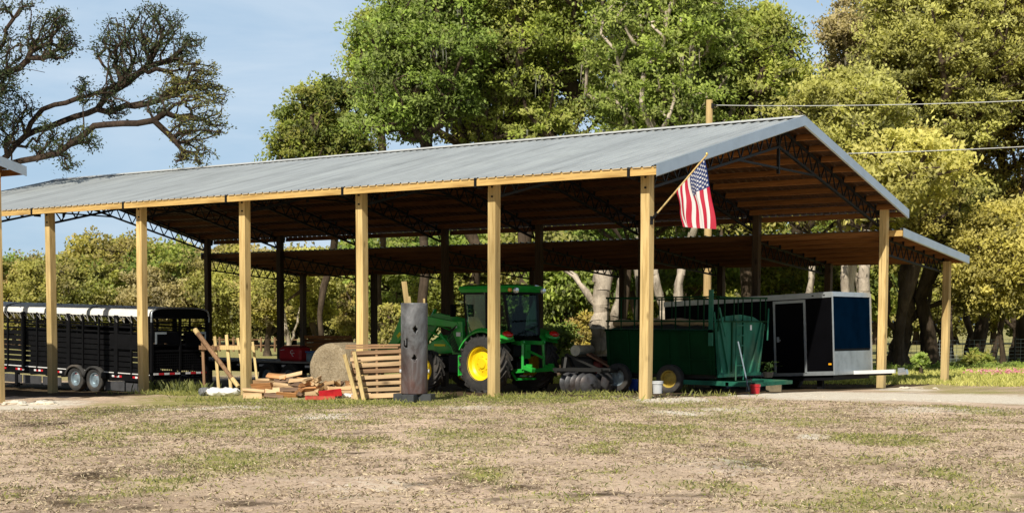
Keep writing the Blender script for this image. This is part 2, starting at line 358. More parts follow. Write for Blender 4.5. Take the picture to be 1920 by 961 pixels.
# ------------------------------------------------------------------ ground
def hsh(ix, iy, s): 
    v = np.sin(ix*127.1+iy*311.7+s*74.7)*43758.5453; return v-np.floor(v)
def vnoise(x, y, s=0):
    ix, iy = np.floor(x), np.floor(y); fx, fy = x-ix, y-iy; fx = fx*fx*(3-2*fx); fy = fy*fy*(3-2*fy)
    a, b, c, d = hsh(ix, iy, s), hsh(ix+1, iy, s), hsh(ix, iy+1, s), hsh(ix+1, iy+1, s)
    return (a*(1-fx)+b*fx)*(1-fy)+(c*(1-fx)+d*fx)*fy
def fbm(x, y, s=0, o=4):
    t = 0; a = .5; n = 0
    for i in range(o): t = t+a*vnoise(x*2**i, y*2**i, s+i); n += a; a *= .5
    return t/n
def gh(x, y):
    x = np.asarray(x, float); y = np.asarray(y, float)
    xx = np.clip(x, -20.5, 0); h = .0263*xx - .0205*np.clip(y, 0, 13)
    far = np.clip((y-25)/60, 0, 1)*np.clip((-x-20)/60, 0, 1); h = h-.45*far
    near = np.clip((25-y)/10, 0, 1)
    c, s = math.cos(YAW+.35), math.sin(YAW+.35); u = x*c+y*s; v = -x*s+y*c
    rut = 0
    for v0, w_, a_ in ((-22.5, .20, .05), (-24.2, .20, .045), (-19.6, .16, .035), (-21.0, .16, .03)):
        vv = v-v0+.7*np.sin(u*.16+v0)+.15*(fbm(u*.7, v*.7, 15, 2)-.5); rut = rut-a_*np.exp(-(vv/w_)**2)+.5*a_*np.exp(-((np.abs(vv)-w_*2)/(w_*.8))**2)
    yard = np.clip((-.6-y)/1.5, 0, 1)
    h = h+near*.05*(fbm(x*.9, y*.9, 3)-.5)+near*.02*(fbm(x*5, y*5, 9, 3)-.5)+yard*(rut*(.4+1.2*fbm(u*.3, v*.3, 88, 2))+.07*(fbm(x*1.7, y*1.7, 55, 3)-.5))
    return h
def gz(x, y): return float(gh(x, y))
def G(px, py):
    z = -.2
    for _ in range(6):
        p = on_z(px, py, z); z = gz(p.x, p.y)
    return Vector((p.x, p.y, z))
# masks: patches given as world ellipses (centre, radii) found from the ground seen in the photo
def patch_from(px0, px1, py0, py1):
    a = G(px0, (py0+py1)/2); b = G(px1, (py0+py1)/2); c = G((px0+px1)/2, py0); d = G((px0+px1)/2, py1)
    m = (a+b)/2; return m.x, m.y, (b-a).length/2, (c-d).length/2
GREEN = [(380, 1190, 742, 762, 1.2), (300, 600, 728, 756, .9), (180, 620, 785, 815, .5), (560, 760, 818, 835, .55), (260, 620, 840, 880, .4), (470, 620, 768, 796, .5),
         (1060, 1180, 830, 850, .5), (1130, 1340, 812, 828, .6), (1090, 1300, 792, 806, .45), (1530, 1750, 814, 829, 1.3), (1770, 1870, 760, 774, 1.1),
         (760, 950, 800, 830, .5), (860, 960, 872, 894, .9), (730, 1010, 828, 846, .35), (1700, 1840, 880, 898, .7), (1300, 1420, 905, 925, .6), (1450, 1900, 912, 950, .5),
         (1180, 1460, 745, 790, .55), (1380, 1920, 935, 960, .55), (980, 1130, 755, 800, .35), (1690, 1920, 725, 742, .7), (1280, 1640, 772, 800, .3), (1350, 1420, 826, 840, .6), (1560, 1700, 855, 870, .4)]
SAND = [(1160, 1330, 741, 752, 1.3), (1330, 1960, 735, 752, .9), (240, 520, 762, 768, .7), (530, 680, 774, 786, .65), (800, 960, 755, 770, .5), (1210, 1350, 768, 776, .65),
        (1480, 1560, 812, 820, .7), (-40, 130, 750, 772, .8), (1260, 1480, 760, 776, .5), (1560, 1960, 762, 776, .5), (120, 260, 790, 800, .3), (960, 1100, 737, 746, .7),
        (60, 300, 860, 880, .25), (1180, 1500, 852, 905, .35), (1560, 1820, 828, 850, .25), (450, 900, 870, 940, .3), (1640, 1730, 722, 734, 1.0)]
DARKD = [(150, 280, 765, 778, .9), (60, 120, 785, 800, .7), (130, 260, 885, 900, .6), (1340, 1480, 865, 880, .6), (900, 1250, 925, 945, .3), (1450, 1620, 785, 800, .4), (0, 420, 930, 960, .3), (1300, 1350, 830, 840, .3), (700, 1100, 905, 925, .25)]
_PC = {}
def mask(lst, x, y, key):
    if key not in _PC: _PC[key] = [(*patch_from(a, b, c, d), w) for a, b, c, d, w in lst]
    m = np.zeros_like(x)
    c, s = math.cos(YAW), math.sin(YAW)
    for cx, cy, rx, ry, w in _PC[key]:
        dx, dy = x-cx, y-cy; u = dx*c+dy*s; v = -dx*s+dy*c
        m = np.maximum(m, w*np.clip(1.35-np.sqrt((u/rx)**2+(v/(ry+.25))**2), 0, 1))
    return m
def masks(x, y):
    n = fbm(x*.55, y*.55, 20); n2 = fbm(x*1.8, y*1.8, 31); n3 = fbm(x*5, y*5, 44, 3)
    painted_shade = ((x > -27) & (x < .3) & (y > .15+.5*(n2-.5)) & (y < 19)) | ((x < -13.8) & (y > -2.0+.8*(n2-.5)) & (y < 6) & (x > -30))  # shade under the roof and beside the neighbouring barn, painted as dark ground
    g = mask(GREEN, x, y, 'g')*(.35+1.3*n3)+np.clip((n2+.3*(n3-.5)-.45)*2.6, 0, 1)*.8*np.clip(n*3-.8, .15, 1)
    sd = mask(SAND, x, y, 's')*(.5+1.1*n2)+np.clip((n-.6)*2.2, 0, 1)*.5
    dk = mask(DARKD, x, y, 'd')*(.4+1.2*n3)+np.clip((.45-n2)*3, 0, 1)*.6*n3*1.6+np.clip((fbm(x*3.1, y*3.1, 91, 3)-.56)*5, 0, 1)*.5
    c_, s_ = math.cos(YAW+.35), math.sin(YAW+.35); u_ = x*c_+y*s_; v_ = -x*s_+y*c_; tr_ = 0
    for v0 in (-22.5, -24.2, -19.6, -21.0):
        vv = v_-v0+.7*np.sin(u_*.16+v0); tr_ = tr_+np.exp(-(vv/.28)**2)
    g = g*(1-.7*np.clip(tr_, 0, 1)*(y < -1)); sd = sd+.42*np.clip(tr_, 0, 1)*(y < -1)*n2*2*np.clip(n*2.4-.6, 0, 1)
    out = np.clip((y-16)/6, 0, 1); left = np.clip((-x-27)/4, 0, 1)
    g = np.maximum(g, np.maximum(out, left*.8)*(1.0-.25*n2)); sd = sd*(1-out); 
    g = np.where(painted_shade, .25*n2, g); dk = np.where(painted_shade, 1.0, dk); sd = np.where(painted_shade, 0, sd)
    g = g*(1-np.clip(sd, 0, 1)*.7)
    return np.clip(g, 0, 1), np.clip(sd, 0, 1), np.clip(dk, 0, 1)
def graded(lo, hi, a, b, step, grow=1.18):
    c = list(np.arange(a, b+step/2, step)); s = step
    x = c[-1]
    while x < hi: s *= grow; x += s; c.append(x)
    x = c[0]; s = step
    while x > lo: s *= grow; x -= s; c.insert(0, x)
    return np.array(c)
gx = graded(-900, 700, -27, 14, .14); gy = graded(-120, 1300, -17.5, 3.0, .14)
X, Y = np.meshgrid(gx, gy, indexing='ij'); Z = gh(X, Y)
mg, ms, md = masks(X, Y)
clod = (fbm(X*9, Y*9, 77, 2)-.5)*.03*((Y < 3) & (X > -30))*(1-.6*mg)
Z = Z+clod-.0*ms
nx, ny = X.shape; idx = np.arange(nx*ny).reshape(nx, ny)
q = np.stack([idx[:-1, :-1].ravel(), idx[1:, :-1].ravel(), idx[1:, 1:].ravel(), idx[:-1, 1:].ravel()], 1)
def ground_mat():
    m, nt, b, l = base_mat('pasture_dirt_and_grass')
    a = N(nt, 'ShaderNodeAttribute', attribute_name='tint'); s = N(nt, 'ShaderNodeSeparateColor'); l(a.outputs['Color'], s.inputs[0])
    f = noise(nt, 7, 8, rough=.68, dist=.7); f2 = noise(nt, 38, 6, (1, 1, 1), rough=.7, dist=2.0); f3 = noise(nt, 1.1, 5)
    dirt = ramp(nt, f2, [(.30, (.30, .205, .145)), (.47, (.68, .52, .385)), (.66, (.95, .80, .62))])
    f4 = noise(nt, 13, 5, (1, 1, 1), rough=.62, dist=1.2)
    dirt = mixc(nt, ramp(nt, f3, [(.40, (0, 0, 0)), (.64, (.8, .8, .8))]), dirt, ramp(nt, f, [(.3, (.60, .445, .345)), (.7, (.90, .72, .575))]))
    dirt = mixc(nt, 1.0, dirt, ramp(nt, f4, [(.32, (.50, .46, .42)), (.46, (.92, .92, .92)), (.62, (1.06, 1.05, 1.03))]), 'MULTIPLY')
    f5 = noise(nt, .45, 3, (1, 1, 1)); dirt = mixc(nt, 1.0, dirt, ramp(nt, f5, [(.3, (.70, .67, .62)), (.55, (.95, .93, .89)), (.7, (1.04, 1.0, .96))]), 'MULTIPLY')
    gr = ramp(nt, f2, [(.30, (.13, .12, .035)), (.5, (.36, .33, .12)), (.72, (.66, .57, .29))])
    sd = ramp(nt, f, [(.3, (.70, .60, .45)), (.45, (.84, .76, .62)), (.7, (.95, .89, .77))])
    sd = mixc(nt, ramp(nt, f2, [(.38, (.6, .6, .6)), (.55, (0, 0, 0))]), sd, (.42, .33, .22))
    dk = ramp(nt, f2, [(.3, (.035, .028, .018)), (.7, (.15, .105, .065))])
    def sharp(o, w=.22):
        ad = N(nt, 'ShaderNodeMath', operation='ADD'); l(o, ad.inputs[0]); sc = N(nt, 'ShaderNodeMath', operation='MULTIPLY_ADD'); l(f, sc.inputs[0]); sc.inputs[1].default_value = 1.1; sc.inputs[2].default_value = -.55
        l(sc.outputs[0], ad.inputs[1]); mr = N(nt, 'ShaderNodeMapRange'); mr.inputs[1].default_value = .5-w; mr.inputs[2].default_value = .5+w; l(ad.outputs[0], mr.inputs[0]); return mr.outputs[0]
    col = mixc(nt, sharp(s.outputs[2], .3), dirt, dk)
    col = mixc(nt, sharp(s.outputs[0], .3), col, gr)
    col = mixc(nt, sharp(s.outputs[1], .2), col, sd)
    l(col, b.inputs['Base Color']); b.inputs['Roughness'].default_value = 1; b.inputs['Specular IOR Level'].default_value = .05
    bump(nt, b, f2, .55, .018); return m
GM = ground_mat()
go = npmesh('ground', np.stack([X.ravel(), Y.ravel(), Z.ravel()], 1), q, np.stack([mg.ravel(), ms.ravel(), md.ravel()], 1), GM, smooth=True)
tag(go, 'dry sandy pasture ground with patches of grass', 'ground', kind='structure')

def blades(name, pts, hmin, hmax, wid, lean, mat, seed, tint=(0, 1), per=1, curl=0.0):
    rg = np.random.default_rng(seed); n = len(pts)
    a = rg.random(n)*2*PI; h = hmin+(hmax-hmin)*rg.random(n)**1.5; d = np.stack([np.cos(a), np.sin(a)], 1)
    le = lean*(.3+rg.random(n)); w = wid*(.6+.8*rg.random(n)); b = rg.random(n)*2*PI; s = np.stack([np.cos(b), np.sin(b)], 1)*w[:, None]
    p = pts; top = p[:, :2]+d*(h*le)[:, None]; mid = p[:, :2]+d*(h*le*.35)[:, None]
    hz = h*np.sqrt(np.clip(1-np.minimum(le, .95)**2, .05, 1))
    v = np.zeros((n, 4, 3)); v[:, 0, :2] = p[:, :2]-s; v[:, 0, 2] = p[:, 2]-.01
    v[:, 1, :2] = p[:, :2]+s; v[:, 1, 2] = p[:, 2]-.01
    v[:, 2, :2] = top+s*.25; v[:, 2, 2] = p[:, 2]+hz; v[:, 3, :2] = mid-s*.8; v[:, 3, 2] = p[:, 2]+hz*.6
    t = tint[0]+(tint[1]-tint[0])*rg.random(n); tt = np.repeat(t, 4)[:, None]
    return npmesh(name, v.reshape(-1, 3), np.arange(n*4).reshape(n, 4), np.repeat(tt, 3, 1), mat)
rg = np.random.default_rng(5)
def fanpts(n, ang0, ang1, d0, d1):
    a = YAW-np.radians(ang0+(ang1-ang0)*rg.random(n)); d = np.sqrt(d0*d0+(d1*d1-d0*d0)*rg.random(n))
    x = CAMP.x-np.sin(a)*d; y = CAMP.y+np.cos(a)*d; return x, y
x, y = fanpts(480000, -23, 23, 10.2, 30); k = (y < 1.5); x, y = x[k], y[k]
g_, s_, d_ = masks(x, y); r_ = rg.random(len(x))
k = r_ < (.10+.50*(1-s_))*(1-.3*g_)*np.clip(fbm(x*1.1, y*1.1, 61)*3.2-.7, .25, 1.3); pd = np.stack([x[k], y[k], gh(x[k], y[k])], 1)
tag(blades('dry_grass', pd, .012, .050, .0020, 1.6, GRASSD, 1, (-.35, .85)), 'straw coloured mown dead grass scattered over the dirt', 'dry grass', kind='stuff')
k = r_ > 1-(.02+.60*np.clip(g_-.12, 0, 1)*(1-s_)); pg = np.stack([x[k], y[k], gh(x[k], y[k])], 1)
tag(blades('green_grass', pg, .02, .065, .0032, 1.0, GRASSG, 2, (0, 1)), 'short green grass growing in patches in front of the pole barn', 'grass', kind='stuff')
x, y = fanpts(110000, -4, 22, 38, 64); k = (y > 15.5)&(x>-22); x, y = x[k], y[k]
fld = np.stack([x, y, gh(x, y)], 1)
tag(blades('meadow_grass', fld, .05, .20, .012, .7, GRASSM, 3, (.2, 1)), 'bright green meadow grass along the wire fence', 'grass', kind='stuff')
# weeds against the barn front
wx = []; 
for (px, py, n_, sx_, sy_) in ((320, 738, 900, .75, .25), (360, 740, 500, .4, .2), (1255, 733, 160, .35, .2), (975, 744, 300, .5, .2), (1110, 740, 500, .6, .2), (820, 744, 300, .5, .2), (1330, 742, 150, .4, .15), (400, 752, 400, .7, .1), (560, 755, 500, 1.2, .1), (1050, 748, 500, 1.2, .12), (700, 757, 400, .8, .1)):
    p = G(px, py); wx.append(np.stack([p.x+rg.normal(0, sx_, n_), p.y+rg.normal(0, sy_, n_)], 1))
wx = np.concatenate(wx); wp = np.stack([wx[:, 0], wx[:, 1], gh(wx[:, 0], wx[:, 1])], 1)
tw = []
for (px, py, n_, sx_, sy_) in ((318, 735, 420, .55, .2), (352, 737, 260, .35, .2), (1258, 731, 60, .2, .12), (1285, 730, 30, .1, .1)):
    p = G(px, py); tw.append(np.stack([p.x+rg.normal(0, sx_, n_), p.y+rg.normal(0, sy_, n_)], 1))
tw = np.concatenate(tw); tw = np.stack([tw[:, 0], tw[:, 1], gh(tw[:, 0], tw[:, 1])], 1)
tag(blades('tall_weeds', tw, .12, .42, .009, .5, GRASSG, 14, (.0, .7)), 'taller weeds at the barn front beside the second and third post from the left', 'weeds', kind='stuff')
tag(blades('weeds', wp, .04, .17, .004, .8, GRASSG, 4, (.2, 1)), 'ragged green weeds growing along the foot of the barn front', 'weeds', kind='stuff')
# ------------------------------------------------------------------ pole barn
S, W, W2 = 3.66, 12.37, 5.0; OF = .48; PW = .195
SLOPE = (6.10-4.425)/(W/2+OF)
def zf(y): return 4.425+SLOPE*(y+OF) if y <= W/2 else 4.425+SLOPE*(W+OF-y)
LS = (3.93-3.40)/(W2+OF-.1)
def zl(y): return 3.93-LS*(y-W-.1)
X0, X1 = -7*S-OF, OF
barn = thing('pole_barn', 'long open pole barn with grey metal roof, pine posts and a lean-to behind', 'pole barn')
def rib_sheet(x0, x1, ya, yb, fz, th=.034):
    m = MB(); xs = []; x = x0; pitch = .2286
    while x < x1-.001:
        xs += [(x, 0), (x+pitch-.065, 0), (x+pitch-.045, th), (x+pitch-.020, th)]; x += pitch
    xs = [(min(a, x1), h) for a, h in xs]+[(x1, 0)]
    # slight waviness of the sheet so the sheen varies
    ys = [ya+(yb-ya)*k/6 for k in range(7)]
    vs = []; n = len(xs)
    for y in ys: vs += [(a, y, fz(y)+h-th) for a, h in xs]
    m.add(vs, [(j*n+i, j*n+i+1, (j+1)*n+i+1, (j+1)*n+i) for j in range(6) for i in range(n-1)])
    return m
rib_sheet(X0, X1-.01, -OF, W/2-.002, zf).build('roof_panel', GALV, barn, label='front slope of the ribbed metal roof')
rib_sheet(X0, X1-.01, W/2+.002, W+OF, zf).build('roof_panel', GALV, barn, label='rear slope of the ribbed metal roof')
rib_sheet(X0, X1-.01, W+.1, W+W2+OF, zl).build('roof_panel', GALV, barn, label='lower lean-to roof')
m = MB()
for s_ in (-1, 1):
    a = W/2+s_*.30
    m.add([(X0-.02, W/2, 6.10+.03), (X1+.01, W/2, 6.10+.03), (X1+.01, a, 6.10+.02-.30*SLOPE), (X0-.02, a, 6.10+.02-.30*SLOPE)], [(0, 1, 2, 3)])
m.build('ridge_cap', paint('ridge_cap_bright', (.70, .70, .66), .5, .2, .05), barn)
def rake(xa, y0, y1, fz, name='rake_trim', h=.20):
    sg = 1 if xa > 0 else -1
    m = MB(); m.add([(xa, y0, fz(y0)+.012), (xa, y1, fz(y1)+.012), (xa, y1, fz(y1)-h), (xa, y0, fz(y0)-h),
                     (xa-sg*.012, y0, fz(y0)+.012), (xa-sg*.012, y1, fz(y1)+.012), (xa-sg*.012, y1, fz(y1)-h), (xa-sg*.012, y0, fz(y0)-h)],
                    [(0, 1, 2, 3), (4, 7, 6, 5), (0, 4, 5, 1), (3, 2, 6, 7), (0, 3, 7, 4), (1, 5, 6, 2)])
    m.add([(xa, y0, fz(y0)+.014), (xa, y1, fz(y1)+.014), (xa-sg*.11, y1, fz(y1)+.014), (xa-sg*.11, y0, fz(y0)+.014)], [(0, 1, 2, 3)])
    m.add([(xa, y0, fz(y0)-h), (xa, y1, fz(y1)-h), (xa-sg*.03, y1, fz(y1)-h-.02), (xa-sg*.03, y0, fz(y0)-h-.02)], [(0, 1, 2, 3)])
    return m.build(name, GALVT, barn)
for xa in (X1+.012, X0-.012):
    rake(xa, -OF-.01, W/2, zf); rake(xa, W/2, W+OF+.01, lambda y: 4.425+SLOPE*(W+OF-y)); rake(xa, W+.12, W+W2+OF+.01, zl)
# posts
def post(x, y, top, seed, mat=None):
    r_ = random.Random(seed); b = gz(x, y)-.12; ln = [r_.uniform(-.012, .012), r_.uniform(-.012, .012)]
    m = MB(); h = PW/2; n = 7
    for k in range(n):
        pass
    vs = []
    for k in range(n+1):
        z = b+(top-b)*k/n; t = k/n; dx = ln[0]*math.sin(t*3); dy = ln[1]*math.sin(t*3)
        vs += [(x+dx-h, y+dy-h, z), (x+dx+h, y+dy-h, z), (x+dx+h, y+dy+h, z), (x+dx-h, y+dy+h, z)]
    fs = [(0, 3, 2, 1), (4*n, 4*n+1, 4*n+2, 4*n+3)]
    for k in range(n):
        for i in range(4): fs.append((4*k+i, 4*k+(i+1) % 4, 4*k+4+(i+1) % 4, 4*k+4+i))
    m.add(vs, fs); o = m.build('post', mat or WPOST, barn, bevel=.008)
    bl = MB()
    if y < 5:
        for zz in (top-.10, top-.30): bl.tube([(x-.01+.03, y-h-.025, zz), (x+.02, y-h+.005, zz)], .022, 6)
        bl.build('bolt', STEEL, o)
    return o
posts = {}
for n in range(8):
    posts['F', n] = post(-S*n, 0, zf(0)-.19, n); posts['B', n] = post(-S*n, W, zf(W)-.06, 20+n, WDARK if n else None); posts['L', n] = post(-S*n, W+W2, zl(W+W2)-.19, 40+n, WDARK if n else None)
# trusses : angle iron chords with rod webs
def chord(m, a, b, w=.055, h=.055): m.bar(a, b, w, h)
def truss_main(x):
    m = MB(); off = .03+.165; dep = .44
    ta = (x, -.30, zf(-.30)-off); tb = (x, W/2, zf(W/2)-off); tc = (x, W+.30, zf(W+.30)-off)
    chord(m, ta, tb); chord(m, tb, tc)
    ny = 13
    for side in (0, 1):
        y0, y1 = (.02, W/2-.02) if side == 0 else (W-.02, W/2+.02)
        P0 = Vector((x, y0, zf(y0)-off-.34)); P1 = Vector((x, y1, zf(y1)-off-dep))
        chord(m, P0, P1)
        sgn = 1 if side == 0 else -1
        for k in range(ny):
            ya = y0+(y1-y0)*k/ny; yb = y0+(y1-y0)*(k+.5)/ny; yc = y0+(y1-y0)*(k+1)/ny
            bz = lambda yy: zf(yy)-off-(.34+(dep-.34)*abs(yy-y0)/abs(y1-y0))
            m.bar((x, ya, bz(ya)), (x, yb, zf(yb)-off), .028, .028); m.bar((x, yb, zf(yb)-off), (x, yc, bz(yc)), .028, .028)
    kz = zf(W/2)-off
    m.bar((x, W/2, kz), (x, W/2, kz-1.05), .06, .06)
    t1, t2 = (x, W/2-2.0, zf(W/2-2.0)-off-.42), (x, W/2+2.0, zf(W/2+2.0)-off-.42)
    chord(m, t1, t2, .045, .045)
    # plates at the ends and clips that carry the purlins
    for yy in (-.28, .05, W-.05, W+.28): m.box((x, yy, zf(yy)-off+.02), (.012, .22, .20))
    for i in range(NP):
        for y in (pyf[i], W-pyf[i]):
            m.box((x, y, zf(y)-off+.075), (.05, .09, .13))
    m.box((x, -OF+.03, zf(-OF+.03)-.11), (.05, .05, .19))
    return m.build('truss', STEEL, barn)
def truss_lean(x):
    m = MB(); off = .03+.165; y0, y1 = W+.12, W+W2+.25
    chord(m, (x, y0, zl(y0)-off), (x, y1, zl(y1)-off), .05, .05)
    b0, b1 = .42, .30; ye = W+W2-.05
    bz = lambda yy: zl(yy)-off-(b0+(b1-b0)*(yy-y0)/(ye-y0))
    chord(m, (x, y0, bz(y0)), (x, ye, bz(ye)), .05, .05); n = 11
    for k in range(n):
        ya, yb, yc = (y0+(ye-y0)*q/n for q in (k, k+.5, k+1))
        m.bar((x, ya, bz(ya)), (x, yb, zl(yb)-off), .026, .026); m.bar((x, yb, zl(yb)-off), (x, yc, bz(yc)), .026, .026)
    for i in range(NL): m.box((x, pyl[i], zl(pyl[i])-off+.075), (.05, .08, .13))
    m.bar((x, y0, bz(y0)), (x, y0, zl(y0)-off), .05, .05)
    return m.build('truss', STEEL, barn)
NP = 9; pyf = [.22+i*(W/2-.40)/(NP-1) for i in range(NP)]
NL = 7; pyl = [W+.22+i*(W2-.1)/(NL-1) for i in range(NL)]
TX = [-S*n-.15 for n in range(8)]
for x in TX: truss_main(x); truss_lean(x)
# boards between the trusses
def board(x0, x1, y, z, tilt, h=.14, w=.04, mat=None, name='purlin', parent=None):
    m = MB(); L_ = (x1-x0)
    a = x0+L_/2; m.box((0, 0, 0), (L_, w, h)); o = m.build(name, mat, parent or barn); o.location = (a, y, z); o.rotation_euler = (tilt, 0, 0); return o
ta = math.atan(SLOPE); tl = -math.atan(LS)
bays = [(TX[0]+.03, X1-.02)]+[(TX[n+1]+.03, TX[n]-.03) for n in range(7)]+[(X0+.02, TX[7]-.03)]
stuff = MB(); cnt = 0
for bi, (a, b) in enumerate(bays):
    # eave boards at the front
    e = MB(); zc = zf(-OF+.045)-.105; e.box((0, 0, 0), (b-a-.01, .045, .155)); o = e.build('eave_board', WBEAM, barn); o.location = ((a+b)/2, -OF+.045, zc)
    for side in range(3):
        ys = pyf if side == 0 else [W-y for y in pyf]+[W+OF-.05] if side == 1 else pyl+[W+W2+OF-.05]
        for y in ys:
            z = (zf(y) if side < 2 else zl(y))-.03-.07; t = ta if side == 0 else -ta if side == 1 else tl
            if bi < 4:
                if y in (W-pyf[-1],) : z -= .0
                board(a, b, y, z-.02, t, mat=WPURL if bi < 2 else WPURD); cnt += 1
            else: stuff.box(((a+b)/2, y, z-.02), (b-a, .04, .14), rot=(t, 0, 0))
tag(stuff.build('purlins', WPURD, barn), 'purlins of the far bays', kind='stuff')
# flat nailer under the metal between the purlins gives the ribbed look from below
# high board of the lean-to seen as a yellow end by the corner post
m = MB(); m.box((-.35+.5, W+.14, 3.93-.12), (.62, .045, .15)); m.build('eave_board', WBEAM, barn)
# concrete and spoil left around a few post feet
def rubble(name, px, py, n, sx, sy, smax, label, mat=ROCK, seed=1, group=None):
    r_ = random.Random(seed); c = G(px, py); objs = []
    for i in range(n):
        x, y = c.x+r_.gauss(0, sx), c.y+r_.gauss(0, sy); s_ = smax*(.3+.7*r_.random()**2)
        vs = []; n_ = 7
        prof = [(.15, -.3), (.8, -.2), (1, .1), (.75, .38), (.2, .5)]
        m = MB(); 
        for rr, hh in prof:
            for k in range(n_): a = 2*PI*k/n_; q_ = rr*(.8+.4*r_.random()); vs.append((q_*math.cos(a)*s_, q_*math.sin(a)*s_*.8, hh*s_*.6*(.8+.4*r_.random())))
        fs = [(i_*n_+k, i_*n_+(k+1) % n_, (i_+1)*n_+(k+1) % n_, (i_+1)*n_+k) for i_ in range(4) for k in range(n_)]+[tuple(range(n_)), tuple(range(4*n_, 5*n_))]
        m.add(vs, fs); o = m.build(name, mat); o.location = (x, y, gz(x, y)+s_*.08); o.rotation_euler = (0, 0, r_.uniform(0, 6))
        tag(o, label, 'rock', group)
rubble('lime_rock', 40, 757, 16, .55, .12, .22, 'pale lime rock lying in the heap at the left edge in front of the barn', seed=2, group='lime rocks heaped at the left edge')
rubble('lime_rock', 1225, 746, 16, .55, .10, .07, 'small pale stone around the foot of the post that carries the flag', seed=3, group='stones around the flag post')
rubble('lime_rock', 1560, 744, 40, 2.0, .35, .06, 'small pale stone scattered on the bright sand strip right of the flag post', seed=6, group='stones on the bright sand strip')
rubble('lime_rock', 1700, 727, 8, .5, .15, .12, 'pale stone between the two right hand barn posts', seed=4, group='stones between the right hand posts')

# ------------------------------------------------------------------ neighbouring barn, only its corner shows
nb = thing('pole_barn', 'neighbouring pole barn whose grey roof corner enters at the left edge', 'pole barn', (-12.86, -4.70, 0))
NS = .25; NZ = 4.80
def zn(y): return NZ-NS*y if y > -6.2 else NZ+NS*6.2+NS*(y+6.2)
m = MB()
def nsheet(y0, y1):
    xs = [-.2286*k for k in range(0, 60)]; vs = []
    ax = [(x, h) for x0 in xs for x, h in ((x0, 0), (x0-.16, 0), (x0-.18, .02), (x0-.21, .02))]
    k = len(ax)
    for y in (y0, y1): vs += [(x, y, zn(y)+h-.02) for x, h in ax]
    m.add(vs, [(i, i+1, k+i+1, k+i) for i in range(k-1)])
nsheet(0, -6.19); nsheet(-6.21, -12.4); m.build('roof_panel', GALV, nb)
for (ya, yb) in ((.01, -6.2), (-6.2, -12.41)):
    m = MB(); m.add([(0.012, ya, zn(ya)+.01), (.012, yb, zn(yb)+.01), (.012, yb, zn(yb)-.20), (.012, ya, zn(ya)-.20), (0, ya, zn(ya)+.01), (0, yb, zn(yb)+.01), (0, yb, zn(yb)-.20), (0, ya, zn(ya)-.20)],
                    [(0, 1, 2, 3), (4, 7, 6, 5), (0, 4, 5, 1), (3, 2, 6, 7), (0, 3, 7, 4), (1, 5, 6, 2)]); m.build('rake_trim', GALVT, nb)
for k in range(8):
    y = -.06-k*.82; board(-13, -.02, y, zn(y)-.12, -math.atan(NS), mat=WPURL, parent=nb)
for n_ in range(4):
    m = MB(); x = -.63-3.66*n_; 
    for y in (-.36, -12.0): 
        b = gz(-12.86+x, -4.7+y)-.1; m2 = MB(); m2.box((x, y, (b+NZ-.12)/2), (PW, PW, NZ-.12-b)); m2.build('post', WPOST, nb)
    m.bar((x, .1-.3, zn(-.2)-.25), (x, -6.2, zn(-6.2)-.25), .05, .05); m.bar((x, -.3, zn(-.3)-.62), (x, -6.2, zn(-6.2)-.68), .05, .05)
    m.bar((x, -12.2, zn(-12.2)-.25), (x, -6.2, zn(-6.2)-.25), .05, .05)
    for k in range(13): 
        y = -.3-k*.45; m.bar((x, y, zn(y)-.62), (x, y-.22, zn(y-.22)-.25), .026, .026); m.bar((x, y-.22, zn(y-.22)-.25), (x, y-.45, zn(y-.45)-.62), .026, .026)
    m.build('truss', STEEL, nb)

